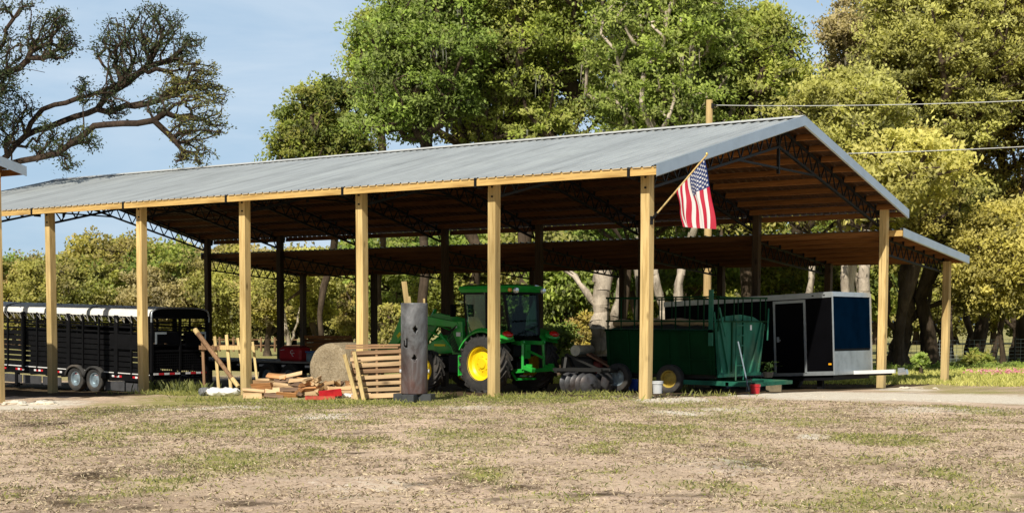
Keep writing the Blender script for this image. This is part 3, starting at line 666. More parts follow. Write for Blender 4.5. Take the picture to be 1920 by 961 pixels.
# ------------------------------------------------------------------ flag on the corner post
fl = thing('flag', 'American flag hanging from a slanted pole on the front corner post of the barn', 'flag', (.10, -.02, 3.43))
tip = Vector((1.33, -.26, 1.14)); m = MB(); m.tube([(.05, -.01, .04), tip], .017, 8); m.build('flagpole', WSTAKE, fl, smooth=True)
m = MB(); m.box((.012, 0, 0), (.024, .08, .16)); m.tube([(.0, 0, 0), (.16, -.03, .14)], .027, 8); m.build('bracket', STEEL, fl)
m = MB(); m.lathe([(0, -.03), (.016, -.025), (.026, 0), (.016, .025), (0, .03)], 'Z', tip+Vector((.0, 0, .02)), 10); m.build('finial', BRASS, fl, smooth=True)
def flag_cloth():
    nu, nv = 130, 234; pd_ = tip.normalized(); top = tip-pd_*.07; HL = .86; FL = 1.42
    U, V = np.meshgrid(np.linspace(0, 1, nu+1), np.linspace(0, 1, nv+1), indexing='ij')
    P0 = np.array(top)[None, None]-np.array(pd_)[None, None]*(U[..., None]*HL)
    down = np.zeros(U.shape+(3,))
    # the fly falls almost straight down; the lower hoist corner sags toward the tip side
    fx = (.20*(1-U)+.0*U)*V+.10*U*V*V
    ln = FL*(.93-.44*U)+.0*V
    fold = .045*np.sin(U*13+V*2.2)*np.minimum(1, V*2.0)+.02*np.sin(U*31+2)*V
    px_ = P0[..., 0]+fx+fold*.55+.015*np.sin(V*9+U*5); py_ = P0[..., 1]+fold+.05*V*np.sin(U*4); pz_ = P0[..., 2]-ln*V
    v = np.stack([px_, py_, pz_], -1).reshape(-1, 3)
    idx = np.arange((nu+1)*(nv+1)).reshape(nu+1, nv+1)
    q = np.stack([idx[:-1, :-1].ravel(), idx[1:, :-1].ravel(), idx[1:, 1:].ravel(), idx[:-1, 1:].ravel()], 1)
    uc, vc = np.meshgrid((np.arange(nu)+.5)/nu, (np.arange(nv)+.5)/nv, indexing='ij')
    st = np.floor(uc*13).astype(int) % 2
    col = np.where((st == 0)[..., None], np.array([.55, .012, .045]), np.array([.84, .82, .80]))
    can = (uc < 7/13) & (vc < .40)
    col = np.where(can[..., None], np.array([.012, .035, .16]), col)
    a = uc/(7/13)*10; b = vc/.40*12; ia, ib = np.rint(a), np.rint(b)
    ok = (ia >= 1) & (ia <= 9) & (ib >= 1) & (ib <= 11) & ((ia+ib) % 2 == 0)
    da = (a-ia)*(7/13)/10*HL; db = (b-ib)*.40/12*FL; r_ = np.hypot(da, db); th = np.arctan2(da, -db)
    rs = .030*(.62+.38*np.cos(5*th)); star = can & ok & (r_ < rs)
    col = np.where(star[..., None], np.array([.88, .88, .88]), col)
    me = npmesh('flag_cloth', v, q, obj=False, smooth=True)
    at_ = me.color_attributes.new('cloth', 'FLOAT_COLOR', 'CORNER'); c4 = np.ones((nu*nv, 4), np.float32); c4[:, :3] = col.reshape(-1, 3)
    at_.data.foreach_set('color', np.repeat(c4, 4, 0).ravel())
    m_, nt, b, l = base_mat('printed_flag_cloth'); a_ = N(nt, 'ShaderNodeAttribute', attribute_name='cloth'); l(a_.outputs['Color'], b.inputs['Base Color']); b.inputs['Roughness'].default_value = .65
    t = N(nt, 'ShaderNodeBsdfTranslucent'); x = N(nt, 'ShaderNodeMixShader'); x.inputs[0].default_value = .3; l(a_.outputs['Color'], t.inputs[0]); l(b.outputs[0], x.inputs[1]); l(t.outputs[0], x.inputs[2]); l(x.outputs[0], nt.nodes['Material Output'].inputs[0])
    me.materials.append(m_); o = bpy.data.objects.new('flag_cloth', me); COL.objects.link(o); o.parent = fl
flag_cloth()

# ------------------------------------------------------------------ wheels
def wheel(parent, c, rad, wid, rim_r, rimmat, name='wheel', lugs=0, side=-1, tread=None, n=40):
    """axis along Y; side = outward direction of the dish (-1 faces -Y)"""
    w = thing_part(name, parent, c)
    h = wid/2; t = MB()
    prof = [(rim_r, -h*.86), (rim_r+.02, -h*.97), (rim_r+(rad-rim_r)*.55, -h*1.04), (rad*.955, -h*.93), (rad*.985, -h*.75), (rad, -h*.35), (rad, h*.35), (rad*.985, h*.75), (rad*.955, h*.93), (rim_r+(rad-rim_r)*.55, h*1.04), (rim_r+.02, h*.97), (rim_r, h*.86)]
    if lugs: prof = [(r if r < rad*.95 else r*.955, y) for r, y in prof]
    t.lathe(prof, 'Y', (0, 0, 0), n, closed=True); tyre = t.build('tyre', RUB, w, smooth=True)
    if lugs:
        g = MB()
        for k in range(lugs):
            for s_ in (-1, 1):
                a0 = 2*PI*(k+(.5 if s_ > 0 else 0))/lugs; lead = 2*PI/lugs*1.25; pts = []
                for q in range(5):
                    f = q/4; a = a0+lead*f; y = s_*h*(1.0-1.0*f); rr = rad*(.945 if q == 0 else .955)
                    pts.append((a, y, rr))
                for (a1, y1, r1), (a2, y2, r2) in zip(pts[:-1], pts[1:]):
                    da = .021/rad
                    def pt(a, y, r): return (r*math.cos(a), y, r*math.sin(a))
                    lo = [pt(a1-da*1.5, y1, r1-.02), pt(a1+da*1.5, y1, r1-.02), pt(a2+da*1.5, y2, r2-.02), pt(a2-da*1.5, y2, r2-.02)]
                    hi = [pt(a1-da, y1, rad+.0), pt(a1+da, y1, rad+.0), pt(a2+da, y2, rad+.004), pt(a2-da, y2, rad+.004)]
                    g.add(lo+hi, [(3, 2, 1, 0), (4, 5, 6, 7), (0, 1, 5, 4), (1, 2, 6, 5), (2, 3, 7, 6), (3, 0, 4, 7)])
                # shoulder drop of the lug on the sidewall
                a = a0; da = .021/rad
                lo = [pt(a-da*1.5, s_*h*.9, rad*.94), pt(a+da*1.5, s_*h*.9, rad*.94), pt(a+da-.03, s_*h*1.03, rad*.86), pt(a-da-.03, s_*h*1.03, rad*.86)]
                hi = [pt(a-da, s_*h*1.0, rad*.995), pt(a+da, s_*h*1.0, rad*.995), pt(a+da-.03, s_*h*1.06, rad*.87), pt(a-da-.03, s_*h*1.06, rad*.87)]
                g.add(lo+hi, [(3, 2, 1, 0), (4, 5, 6, 7), (0, 1, 5, 4), (1, 2, 6, 5), (2, 3, 7, 6), (3, 0, 4, 7)])
        g.build('tread', TREAD, tyre)
    r = MB(); s = side
    r.lathe([(rim_r+.012, s*h*.98), (rim_r+.012, s*h*.88), (rim_r-.025, s*h*.80), (rim_r-.04, s*h*.45), (rim_r*.78, s*h*.28), (rim_r*.55, s*h*.34), (rim_r*.30, s*h*.50), (rim_r*.28, s*h*.62), (0, s*h*.62)], 'Y', (0, 0, 0), n)
    r.lathe([(rim_r+.012, -s*h*.98), (rim_r-.03, -s*h*.8), (rim_r-.04, s*h*.45)], 'Y', (0, 0, 0), n)
    b = r
    for k in range(8):
        a = 2*PI*k/8; b.tube([(rim_r*.42*math.cos(a), s*h*.36, rim_r*.42*math.sin(a)), (rim_r*.42*math.cos(a), s*h*.52, rim_r*.42*math.sin(a))], .018 if rad > .5 else .012, 6)
    r.build('rim', rimmat, w, smooth=True); return w
def thing_part(name, parent, c, rot=None):
    o = bpy.data.objects.new(name, None); COL.objects.link(o); o.parent = parent; o.location = c; o.empty_display_size = .2
    if rot: o.rotation_euler = rot
    return o

# ------------------------------------------------------------------ tractor (forward = -X, its left side = -Y)
tr = thing('tractor', 'green farm tractor with cab, yellow wheels and raised front loader under the barn', 'tractor', (-6.30, 4.26, gz(-6.4, 4.2)), R(-8))
RW = .715; TK = .83
for s_ in (-1, 1): wheel(tr, (0, s_*TK, RW), RW, .43, .405, RIMY, lugs=19, side=s_, n=48)
for s_ in (-1, 1): wheel(tr, (-2.15, s_*.72, .50), .50, .30, .29, RIMY, name='front_wheel', lugs=15, side=s_)
m = MB(); m.box((-.15, 0, .72), (.75, .55, .60)); m.box((-1.1, 0, .72), (1.4, .38, .42)); m.box((-2.1, 0, .68), (1.1, .42, .34)); m.tube([(-2.15, -.62, .50), (-2.15, .62, .50)], .07, 8); m.tube([(0, -.6, RW), (0, .6, RW)], .12, 12)
m.box((.32, 0, .62), (.22, .34, .30)); m.box((.5, 0, .40), (.5, .10, .05)); m.build('chassis', CHAS, tr, bevel=.02)
# hood
def loft(secs, name, mat, parent, bevel=0):
    """secs: list of (x, halfwidth bottom, halfwidth top, z0, z1)"""
    m = MB(); vs = []
    for (x, wb, wt, z0, z1) in secs:
        e = (z1-z0)*.22
        vs += [(x, -wb, z0), (x, wb, z0), (x, wb*.99, z1-e), (x, wt, z1), (x, -wt, z1), (x, -wb*.99, z1-e)]
    n = 6; k = len(secs)
    m.add(vs, [(j*n+i, j*n+(i+1) % n, (j+1)*n+(i+1) % n, (j+1)*n+i) for j in range(k-1) for i in range(n)]+[tuple(range(n)), tuple(range((k-1)*n, k*n))])
    return m.build(name, mat, parent, bevel=bevel, smooth=False)
loft([(-.95, .34, .27, .95, 1.50), (-1.6, .33, .25, .93, 1.44), (-2.3, .32, .22, .88, 1.33), (-2.65, .28, .17, .86, 1.15), (-2.72, .22, .12, .90, 1.02)], 'hood', JDG, tr, .015)
m = MB(); m.box((-2.1, -.335, 1.12), (.4, .012, .05)); m.box((-2.1, .335, 1.12), (.4, .012, .05)); m.build('hood_stripe', SIGNY, tr)
m = MB(); m.box((-2.72, 0, .96), (.03, .34, .20)); m.build('grille', CHAS, tr)
# fenders: arched shells over the rear wheels
def fender(s_):
    m = MB(); vs = []; n = 12; yi, yo = s_*.50, s_*1.04
    for k in range(n+1):
        a = R(40)+R(112)*k/n; rr = .83+.03*math.sin(a*2)
        flare = .02*math.sin(k/n*PI)
        x, z = rr*math.cos(a), RW+rr*math.sin(a)
        x2, z2 = (rr-.03)*math.cos(a), RW+(rr-.03)*math.sin(a)
        vs += [(x, yi, z), (x, yo-s_*.05, z+flare), (x*.99, yo, z-.045), (x2, yo, z2-.055), (x2, yi, z2)]
    m.add(vs, [(5*k+i, 5*k+(i+1) % 5, 5*k+5+(i+1) % 5, 5*k+5+i) for k in range(n) for i in range(5)]+[(0, 1, 2, 3, 4), tuple(5*n+i for i in range(5))])
    f = m.build('fender', JDG, tr, smooth=True)
    m = MB(); m.box((-.72, s_*.66, .92), (.05, .36, .62), rot=(0, R(8), 0)); m.build('fender_front', JDD, f)
    # tail light pod bulging at the rear of the fender
    m = MB(); m.lathe([(0, -.19), (.05, -.18), (.095, -.10), (.105, 0), (.095, .10), (.05, .18), (0, .19)], 'Y', (0, 0, 0), 14)
    o = m.build('light_pod', JDG, f, smooth=True); o.location = (.66, s_*.82, 1.37); o.scale = (1.55, 1.12, .75); o.rotation_euler = (0, R(32), 0)
    m = MB(); m.lathe([(0, -.13), (.04, -.125), (.075, -.07), (.085, 0), (.075, .07), (.04, .125), (0, .13)], 'Y', (0, 0, 0), 14)
    o = m.build('tail_light', LAMPR, f, smooth=True); o.location = (.73, s_*.82, 1.42); o.scale = (1.2, 1.1, .72); o.rotation_euler = (0, R(36), 0)
for s_ in (-1, 1): fender(s_)
# cab
cab = thing_part('cab', tr, (0, 0, 0)); CZ0, CZ1 = 1.12, 2.42; 
fr = MB()
cor = {'rf': (-1.02, .50), 'rr': (.50, .48)}
def pil(x0, y0, z0, x1, y1, z1, w=.055): fr.bar((x0, y0, z0), (x1, y1, z1), w, w, up=(0, 1, 0))
for s_ in (-1, 1):
    pil(-.98, s_*.42, 1.10, -1.00, s_*.55, CZ1); pil(.52, s_*.50, 1.30, .36, s_*.58, CZ1); pil(-.18, s_*.60, 1.45, -.20, s_*.60, CZ1, .045)
    pil(-.98, s_*.42, 1.10, -.62, s_*.56, .62); pil(-1.0, s_*.55, CZ1, .36, s_*.58, CZ1); pil(-.18, s_*.60, 1.50, .52, s_*.52, 1.42); pil(-.18, s_*.6, 1.45, -.60, s_*.57, .85)
pil(-.98, -.42, 1.12, -.98, .42, 1.12); pil(.52, -.50, 1.34, .52, .50, 1.34, .07); pil(.36, -.58, CZ1, .36, .58, CZ1); pil(-1, -.55, CZ1, -1, .55, CZ1)
fr.build('cab_frame', STEEL, cab)
m = MB(); 
for s_ in (-1, 1):
    m.quad((-.98, s_*.44, 1.12), (-.60, s_*.575, .85), (-.18, s_*.605, 1.47), (-.20, s_*.605, CZ1), (-1.0, s_*.56, CZ1)); m.quad((-.16, s_*.60, 1.52), (.51, s_*.52, 1.44), (.37, s_*.585, CZ1), (-.18, s_*.60, CZ1))
m.quad((-1.0, -.40, 1.15), (-1.0, .40, 1.15), (-1.01, .53, CZ1), (-1.01, -.53, CZ1)); m.quad((.53, -.48, 1.38), (.53, .48, 1.38), (.38, .56, CZ1), (.38, -.56, CZ1))
m.build('cab_glass', GLASS, cab)
m = MB(); vs = []
for (z, gx_, gy_) in ((2.42, 1.0, .96), (2.50, 1.06, 1.02), (2.57, 1.02, .98), (2.61, .85, .80)):
    xs_ = (-1.20, -1.05, .45, .62); ys_ = (-.68, -.55, .55, .68); cx = -.29
    ring = [(-1.20, -.50), (-1.05, -.66), (.48, -.66), (.60, -.50), (.60, .50), (.48, .66), (-1.05, .66), (-1.20, .50)]
    vs += [((x-cx)*gx_+cx, y*gy_, z) for x, y in ring]
m.add(vs, [(j*8+i, j*8+(i+1) % 8, j*8+8+(i+1) % 8, j*8+8+i) for j in range(3) for i in range(8)]+[tuple(range(8)), tuple(range(24, 32))]); m.build('cab_roof', JDG, cab, smooth=True)
m = MB(); m.box((-.30, 0, 2.40), (1.55, 1.20, .05)); m.build('roof_lining', STEEL, cab)
for s_ in (-1, 1):
    m = MB(); m.lathe([(0, .05), (.06, .045), (.075, 0), (.06, -.04), (0, -.045)], 'X', (.66, s_*.48, 2.46), 12); m.build('work_light', LAMPW, cab, smooth=True)
    m = MB(); m.box((.58, s_*.60, 2.47), (.06, .10, .09)); m.build('amber_light', LAMPA, cab, bevel=.015)
m = MB(); m.box((.05, 0, 1.22), (.5, .5, .14)); m.box((.30, 0, 1.60), (.12, .46, .66), rot=(0, R(8), 0)); m.box((.33, 0, 2.0), (.08, .28, .20)); m.build('seat', GLOSS, cab, bevel=.04)
m = MB(); m.lathe([(.20, -.012), (.212, 0), (.20, .012), (.188, 0)], 'Z', (0, 0, 0), 20, closed=True); m.tube([(0, 0, 0), (0, 0, -.4)], .03, 6); m.bar((-.2, 0, 0), (.2, 0, 0), .03, .015)
m.build('steering_wheel', GLOSS, cab, loc=(-.55, 0, 1.62), rot=(0, R(-32), 0))
m = MB(); m.box((-.78, 0, 1.20), (.30, .46, .55)); m.build('dashboard', GLOSS, cab, bevel=.03)
m = MB(); m.box((-.2, 0, 1.02), (1.45, .84, .28)); m.build('cab_floor', STEEL, cab)
# steps and tank on the left and right
for s_ in (-1, 1):
    m = MB()
    for z in (.42, .66, .88): m.box((-.80, s_*.66, z), (.34, .24, .03))
    m.box((-.63, s_*.66, .64), (.03, .25, .50)); m.box((-.97, s_*.66, .64), (.03, .25, .50)); m.build('step', JDG, tr)
m = MB(); m.box((-1.22, -.56, .66), (.42, .34, .50)); m.build('fuel_tank', GLOSS, tr, bevel=.06)
m = MB(); m.box((-1.22, .56, .66), (.42, .34, .50)); m.build('battery_box', CHAS, tr, bevel=.06)
m = MB(); m.tube([(-.86, .44, 1.2), (-.86, .50, 2.15)], .035, 8); m.build('exhaust_pipe', CHAS, tr)
m = MB()
for s_ in (-1, 1): MB().tube([(-1.0, s_*.56, 2.1), (-1.08, s_*.78, 2.12), (-1.10, s_*.84, 2.08)], .014, 6).box((-1.10, s_*.84, 1.98), (.04, .16, .30)).build('side_mirror', GLOSS, tr)
# three point hitch
m = MB()
for s_ in (-1, 1):
    m.bar((.35, s_*.26, .52), (1.12, s_*.40, .58), .05, .09); m.bar((.30, s_*.20, 1.22), (.78, s_*.36, 1.20), .08, .09); m.tube([(.78, s_*.36, 1.20), (.80, s_*.38, .58)], .035, 8)
    m.lathe([(0, -.03), (.055, -.03), (.055, .03), (0, .03)], 'Y', (.78, s_*.36, 1.22), 10)
m.bar((.40, 0, 1.0), (.62, 0, 1.0), .18, .34); m.tube([(.62, 0, 1.02), (1.10, 0, .86)], .03, 8); m.build('hitch', JDG, tr)
m = MB()
for s_ in (-1, 1): m = MB(); m.box((1.02, s_*.39, .60), (.30, .14, .10), rot=(0, R(14), 0)); m.box((1.02, s_*.39, .67), (.18, .05, .08)); m.build('hook_end', JDG, tr, bevel=.01)
m = MB(); m.bar((.55, -.34, .34), (.55, .34, .34), .05, .05); m.bar((.4, -.34, .5), (.55, -.34, .34), .04, .04); m.build('drawbar_frame', JDG, tr)
# loader
ld = thing_part('front_loader', tr, (0, 0, 0))
for s_ in (-1, 1):
    m = MB(); y = s_*.47
    m.prism([(-1.10, .75), (-1.42, .75), (-1.52, 1.10), (-1.50, 1.55), (-1.42, 1.72), (-1.12, 1.72), (-1.10, 1.30)], y-s_*.05, y+s_*.05); m.build('mast', JDG, ld, bevel=.01)
    m = MB(); yy = y+s_*.02
    m.prism([(-1.28, 1.70), (-1.22, 1.56), (-2.95, 1.66), (-3.84, .74), (-3.96, .84), (-3.34, 1.86), (-3.05, 1.94)], yy-.045, yy+.045); m.build('loader_arm', JDG, ld, bevel=.01)
    m = MB(); m.tube([(-1.48, yy-s_*.07, .98), (-2.0, yy-s_*.07, 1.40)], .042, 8); m.tube([(-1.9, yy-s_*.07, 1.32), (-3.09, yy-s_*.07, 1.66)], .022, 8)
    m.tube([(-3.12, yy, 2.02), (-3.59, yy, 1.36)], .042, 8); m.tube([(-3.54, yy, 1.42), (-3.92, yy, 1.02)], .024, 8); m.build('hydraulic_cylinder', JDG, ld, smooth=True)
    m = MB(); m.lathe([(0, 0), (.085, 0), (.085, .006), (0, .006)], 'Y', (-3.24, yy+s_*.046, 1.58), 20); m.box((-3.40, yy+s_*.049, 1.36), (.16, .006, .09), rot=(0, R(-38), 0)); m.build('decal', SIGNY, ld)
    m = MB(); m.prism([(-3.27, 1.55), (-3.29, 1.60), (-3.25, 1.62), (-3.20, 1.59), (-3.18, 1.62), (-3.19, 1.57), (-3.21, 1.55)], yy+s_*.052, yy+s_*.056); m.build('deer_emblem', CHAS, ld)
m = MB(); m.tube([(-3.19, -.47, 1.66), (-3.19, .47, 1.66)], .06, 10); m.tube([(-3.69, -.47, .95), (-3.69, .47, .95)], .05, 10); m.build('cross_tube', JDG, ld)
m = MB(); 
prof = [(-3.94, 1.05), (-3.92, .58), (-4.04, .46), (-4.40, .42)]; w_ = .92
vs = [(x, s_*w_, z) for x, z in prof for s_ in (-1, 1)]; m.add(vs, [(2*i, 2*i+1, 2*i+3, 2*i+2) for i in range(3)]); m.prism(prof+[(-4.29, .80)], -w_-.01, -w_+.01); m.prism(prof+[(-4.29, .80)], w_-.01, w_+.01)
o = m.build('bucket', JDD, ld); sm = o.modifiers.new('thickness', 'SOLIDIFY'); sm.thickness = .012
# hoses and fittings around the mast
m = MB()
for k in range(5):
    x = -1.25-.05*k; m.tube([(x, -.58, 1.62-.03*k), (x-.12, -.62, 1.45), (x-.02, -.60, 1.22), (x+.1, -.55, .95)], .012, 6)
m.build('hoses', CHAS, ld)
m = MB(); m.box((-1.30, -.535, 1.58), (.05, .02, .05)); m.box((-1.22, -.54, 1.40), (.14, .02, .10)); m.build('warning_label', WHT, ld)

# ------------------------------------------------------------------ stock trailer (rear gate toward +X)
def P3(o, x, y, z): return (x, y, z)
st = thing('stock_trailer', 'long black gooseneck livestock trailer with white tarp top and silver wheels', 'trailer', (-17.1, 2.3, -.58), rot=(0, R(1.4), 0))
SW, SL, SF, SH = 2.10, 8.6, .45, 2.42   # width (y), length (-x), floor z, top z
m = MB(); m.box((-SL/2, .03, SF-.02), (SL, .05, .20)); m.box((-SL/2, SW-.03, SF-.02), (SL, .05, .20)); m.box((-SL/2, SW/2, SF-.02), (SL, SW-.1, .06))
for k in range(12): m.box((-.3-k*.72, SW/2, SF-.1), (.06, SW-.1, .1))
m.build('floor_frame', BLACK, st)
m = MB(); m.box((-SL/2, -.004, SF+.095), (SL, .03, .025)); m.build('rub_rail', WHITE, st)
m = MB()
for k in range(9):
    if k in (2, 3): continue
    MB().box((-.62-k*.93, .05, SF-.29), (.86, .015, .24)).build('skirt_panel', GREYPL, st)
bows = MB(); sk = MB()
nsl = 9
for s_, y in ((0, .02), (1, SW-.02)):
    for k in range(nsl): sk.bar((-.02, y, SF+.19+k*.150), (-SL, y, SF+.19+k*.150), .03, .122 if k < 7 else .05)
sk.build('side_slats', BLACK, st)
pm = MB()
for s_, y in ((0, -.015), (1, SW+.015)):
    for k in range(13):
        x = -.05-k*.70; pm = MB(); pm.box((x, y, (SF+SH-.28)/2+.02), (.05, .045, SH-.28-SF))
        if k in (2, 5, 8): pm.box((x+.06, y, (SF+SH-.28)/2+.02), (.14, .05, SH-.28-SF))
        pm.build('side_post', BLACK, st)
MB().box((-1.02, -.03, SF+.98), (1.25, .012, .42)).build('side_panel', BLACK, st); MB().box((-3.2, SW/2, SF+.7), (.05, SW-.1, 1.35)).build('center_gate', BLACK, st); MB().box((-1.5, SW-.1, SF+.5), (2.6, .02, .7)).build('inner_panel', BLACK, st); MB().box((-6.4, SW-.1, SF+.5), (3.2, .02, .9)).build('inner_panel', BLACK, st)
# arched roof tarp
def arch(xa, xb, mat, name, lift=0.0, parent=st):
    m = MB(); prof = []
    for k in range(15):
        t = k/14; a = PI*(1-t); prof.append((SW/2+(SW/2+.01+lift)*math.copysign(abs(math.cos(a))**.62, math.cos(a)), SH-.28+(.28+lift)*abs(math.sin(a))**.62))
    xs_ = [xa+(xb-xa)*i/8 for i in range(9)] if abs(xb-xa) > 1 else [xa, xb]
    vs = []
    for i, x in enumerate(xs_):
        sag = -.004*math.sin(PI*i/8*4)**2 if len(xs_) > 2 else 0
        vs += [(x, y, z+sag) for y, z in prof]
    k = len(prof); m.add(vs, [(j*k+i, j*k+i+1, (j+1)*k+i+1, (j+1)*k+i) for j in range(len(xs_)-1) for i in range(k-1)])
    return m.build(name, mat, parent, smooth=True)
arch(-.04, -SL, TARP, 'tarp')
for k in range(3): arch(-2.55-k*1.92, -2.70-k*1.92, STRAP, 'strap', .008)
m = MB(); 
for k in range(26):
    x = -.5-k*.31; m.bar((x, -.03, SH-.28), (x+.10, -.04, SH-.46), .012, .012); m.bar((x+.10, -.04, SH-.46), (x-.16, -.03, SH-.28), .008, .008)
m.build('lacing_cord', CORD, st)
m = MB()
for y in (.02, SW-.02): m.bar((0, y, SH-.30), (-SL, y, SH-.30), .045, .05); m.bar((0, y, SH-.50), (-SL, y, SH-.50), .03, .03)
m.build('top_rail', BLACK, st)
for k in range(10):
    x = -.35-k*.88; a = MB(); b = MB()
    for q in range(4): (a if q % 2 == 0 else b).box((x-q*.105, -.0, SF+.0), (.10, .012, .055))
    a.build('reflector', REDT if k % 2 else WHT, st); b.build('reflector', WHT if k % 2 else REDT, st)
# rear gate
gt = thing_part('rear_gate', st, (0.0, 0, 0)); m = MB()
m.box((.03, .035, (SF-.10+SH-.25)/2), (.07, .07, SH-.25-SF+.10)); m.box((.03, SW-.035, (SF-.10+SH-.25)/2), (.07, .07, SH-.25-SF+.1)); m.box((.03, SW/2, (SF-.1+SH-.25)/2), (.06, .07, SH-.25-SF+.1))
m.box((.03, SW/2, SF-.08), (.10, SW, .10)); m.box((.03, SW/2, SF+.12), (.06, SW, .07)); m.box((.03, SW/2, SH-.30), (.05, SW, .05))
for z in (SH-.42, SH-.60): m.bar((.03, .1, z), (.03, SW-.1, z), .03, .035)
for k in range(4): m.bar((.03, .05, SF+.75+k*.17), (.03, SW-.05, SF+.75+k*.17), .03, .06)
for k in range(26): m.bar((.03, .08+k*.078, SF+.15), (.03, .08+k*.078, SF+.68), .016, .016)
for k in range(7): m.bar((.03, .05, SF+.20+k*.075), (.03, SW-.05, SF+.20+k*.075), .02, .022)
m.build('gate_bars', BLACK, gt)
m = MB()
prof = []
for k in range(15):
    t = k/14; a = PI*(1-t); prof.append((SW/2+(SW/2)*math.copysign(abs(math.cos(a))**.5, math.cos(a)), SH-.30+.27*abs(math.sin(a))**.5))
m.prism(prof, .0, .02, 'YZ'); m.build('upper_panel', GLOSS, gt)
m = MB(); m.tube([(.05, y, z+.01) for y, z in prof], .026, 8); m.tube([(.05, prof[0][0], SH-.30), (.05, prof[0][0], SH-.42)], .026, 8); m.tube([(.05, prof[-1][0], SH-.30), (.05, prof[-1][0], SH-.42)], .026, 8); m.build('roof_bow', ALU, gt, smooth=True)
m = MB()
for s_ in (0, 1):
    y0 = .12 if s_ == 0 else SW-.12; d = 1 if s_ == 0 else -1
    m.box((.07, y0+d*.20, SH-.72), (.012, .40, .06)); m.box((.072, y0+d*.03, SH-.88), (.012, .06, .28))
m.build('corner_bracket', ALU, gt)
m = MB(); m.box((.06, .55, SH-.86), (.02, .85, .30)); m.box((.06, 1.6, SH-.92), (.02, .75, .40)); m.build('gate_panel', GLOSS, gt)
for q in range(10):
    if q == 5: continue
    m = MB(); m.box((.067, .16+q*.195, SF+.12), (.01, .17, .055)); m.build('reflector', WHT if q % 2 == 0 else REDT, gt)
for xw in (-2.28, -3.12):
    wheel(st, (xw, .03, .30), .36, .22, .21, RIMG, side=-1, n=28); wheel(st, (xw, SW-.03, .30), .36, .22, .20, RIMG, side=1, n=28)
    m = MB(); vs = []; n = 10
    for k in range(n+1):
        a = R(8)+R(164)*k/n; r1 = .44
        for y in (-.13, .16): vs.append((xw+r1*math.cos(a), y, .32+r1*.86*math.sin(a)))
    m.add(vs, [(2*k, 2*k+1, 2*k+3, 2*k+2) for k in range(n)]); 
    vs2 = [(xw+r1*math.cos(a_), -.13, .32+r1*.86*math.sin(a_)) for a_ in [R(8)+R(164)*k/n for k in range(n+1)]]+[(xw+.37*math.cos(a_), -.135, .32+.37*.86*math.sin(a_)) for a_ in [R(8)+R(164)*k/n for k in range(n, -1, -1)]]
    m.add(vs2, [(k, k+1, 2*n-k, 2*n+1-k) for k in range(n)]); o = m.build('mudguard', RUB, st, smooth=True); s2 = o.modifiers.new('thickness', 'SOLIDIFY'); s2.thickness = .012
m = MB(); m.box((-6.0, .06, .22), (.12, .10, .60)); m.box((-6.0, .06, -.04+.02), (.22, .2, .03)); m.build('landing_leg', BLACK, st)
m = MB(); m.box((-SL-.9, SW/2, 1.35), (2.0, 1.4, .20)); m.box((-SL-1.8, SW/2, 1.0), (.15, .15, .8)); m.build('gooseneck', BLACK, st)

# ------------------------------------------------------------------ flatbed trailer beyond, and its load
fb = thing('flatbed_trailer', 'low black flatbed trailer with red and white reflector strips behind the firewood', 'trailer', (-14.1, 7.0, gz(-16, 7)), 0)
m = MB(); m.box((-4.4, 1.05, .80), (8.8, 2.1, .05)); m.build('deck', paint('worn_grey_deck', (.30, .28, .25), .8, 0, .3, 5), fb)
m = MB(); m.box((-4.4, .02, .68), (8.8, .06, .18)); m.box((-4.4, 2.08, .68), (8.8, .06, .18)); m.box((0.02, 1.05, .66), (.06, 2.1, .22)); m.bar((-4.4, .6, .55), (0, .6, .55), .1, .15); m.bar((-8.8, .6, .55), (0, .6, .55), .1, .18); m.bar((-8.8, 1.5, .55), (0, 1.5, .55), .1, .18); m.build('frame', BLACK, fb)
for k in range(9):
    m = MB(); m.box((-.5-k*.95, -.016, .69), (.28, .012, .06)); m.build('reflector', WHT, fb); m = MB(); m.box((-.24-k*.95, -.016, .69), (.24, .012, .06)); m.build('reflector', REDT, fb)
for xw in (-2.1, -3.0):
    wheel(fb, (xw, -.06, .38), .38, .24, .20, RIMG, side=-1, n=24); wheel(fb, (xw, 2.16, .38), .38, .24, .20, RIMG, side=1, n=24)
FBZ = gz(-16, 7)+.825
p = on_y(553, 668, 7.6)
rb = thing('tool_box', 'red steel tool box with a white letter logo standing on the flatbed trailer', 'tool box', (p.x, 7.6, FBZ), 0)
m = MB(); m.box((0, 0, .20), (.92, .50, .40)); m.build('body', REDP, rb, bevel=.06)
m = MB(); m.box((0, 0, .43), (.70, .36, .07)); m.build('lid', DRED, rb, bevel=.02)
m = MB()
for cx_, cz_, r_, a0, a1 in ((.12, .27, .055, 40, 320), (.17, .20, .05, 30, 300)):
    m.tube([(cx_+r_*math.cos(R(a)), -.254, cz_+r_*math.sin(R(a))) for a in range(a0, a1, 20)], .011, 5)
m.tube([(-.36, -.254, .32), (-.2, -.254, .345)], .008, 5); m.build('logo', WHT, rb)
p = on_y(612, 660, 8.1)
lb = thing('lumber_stack', 'stack of dark reddish boards on the flatbed behind the round bale', 'lumber', (p.x, 8.2, FBZ), 0)
for k in range(7):
    m = MB(); m.box((rnd.uniform(-.03, .03), 0, .06+.11*k), (1.32, .7, .095)); m.build('board', WPURL, lb)
p = on_y(596, 668, 7.4)
bx = thing('storage_box', 'pale blue grey box on the flatbed between red box and round bale', 'box', (p.x, 7.35, FBZ), 0)
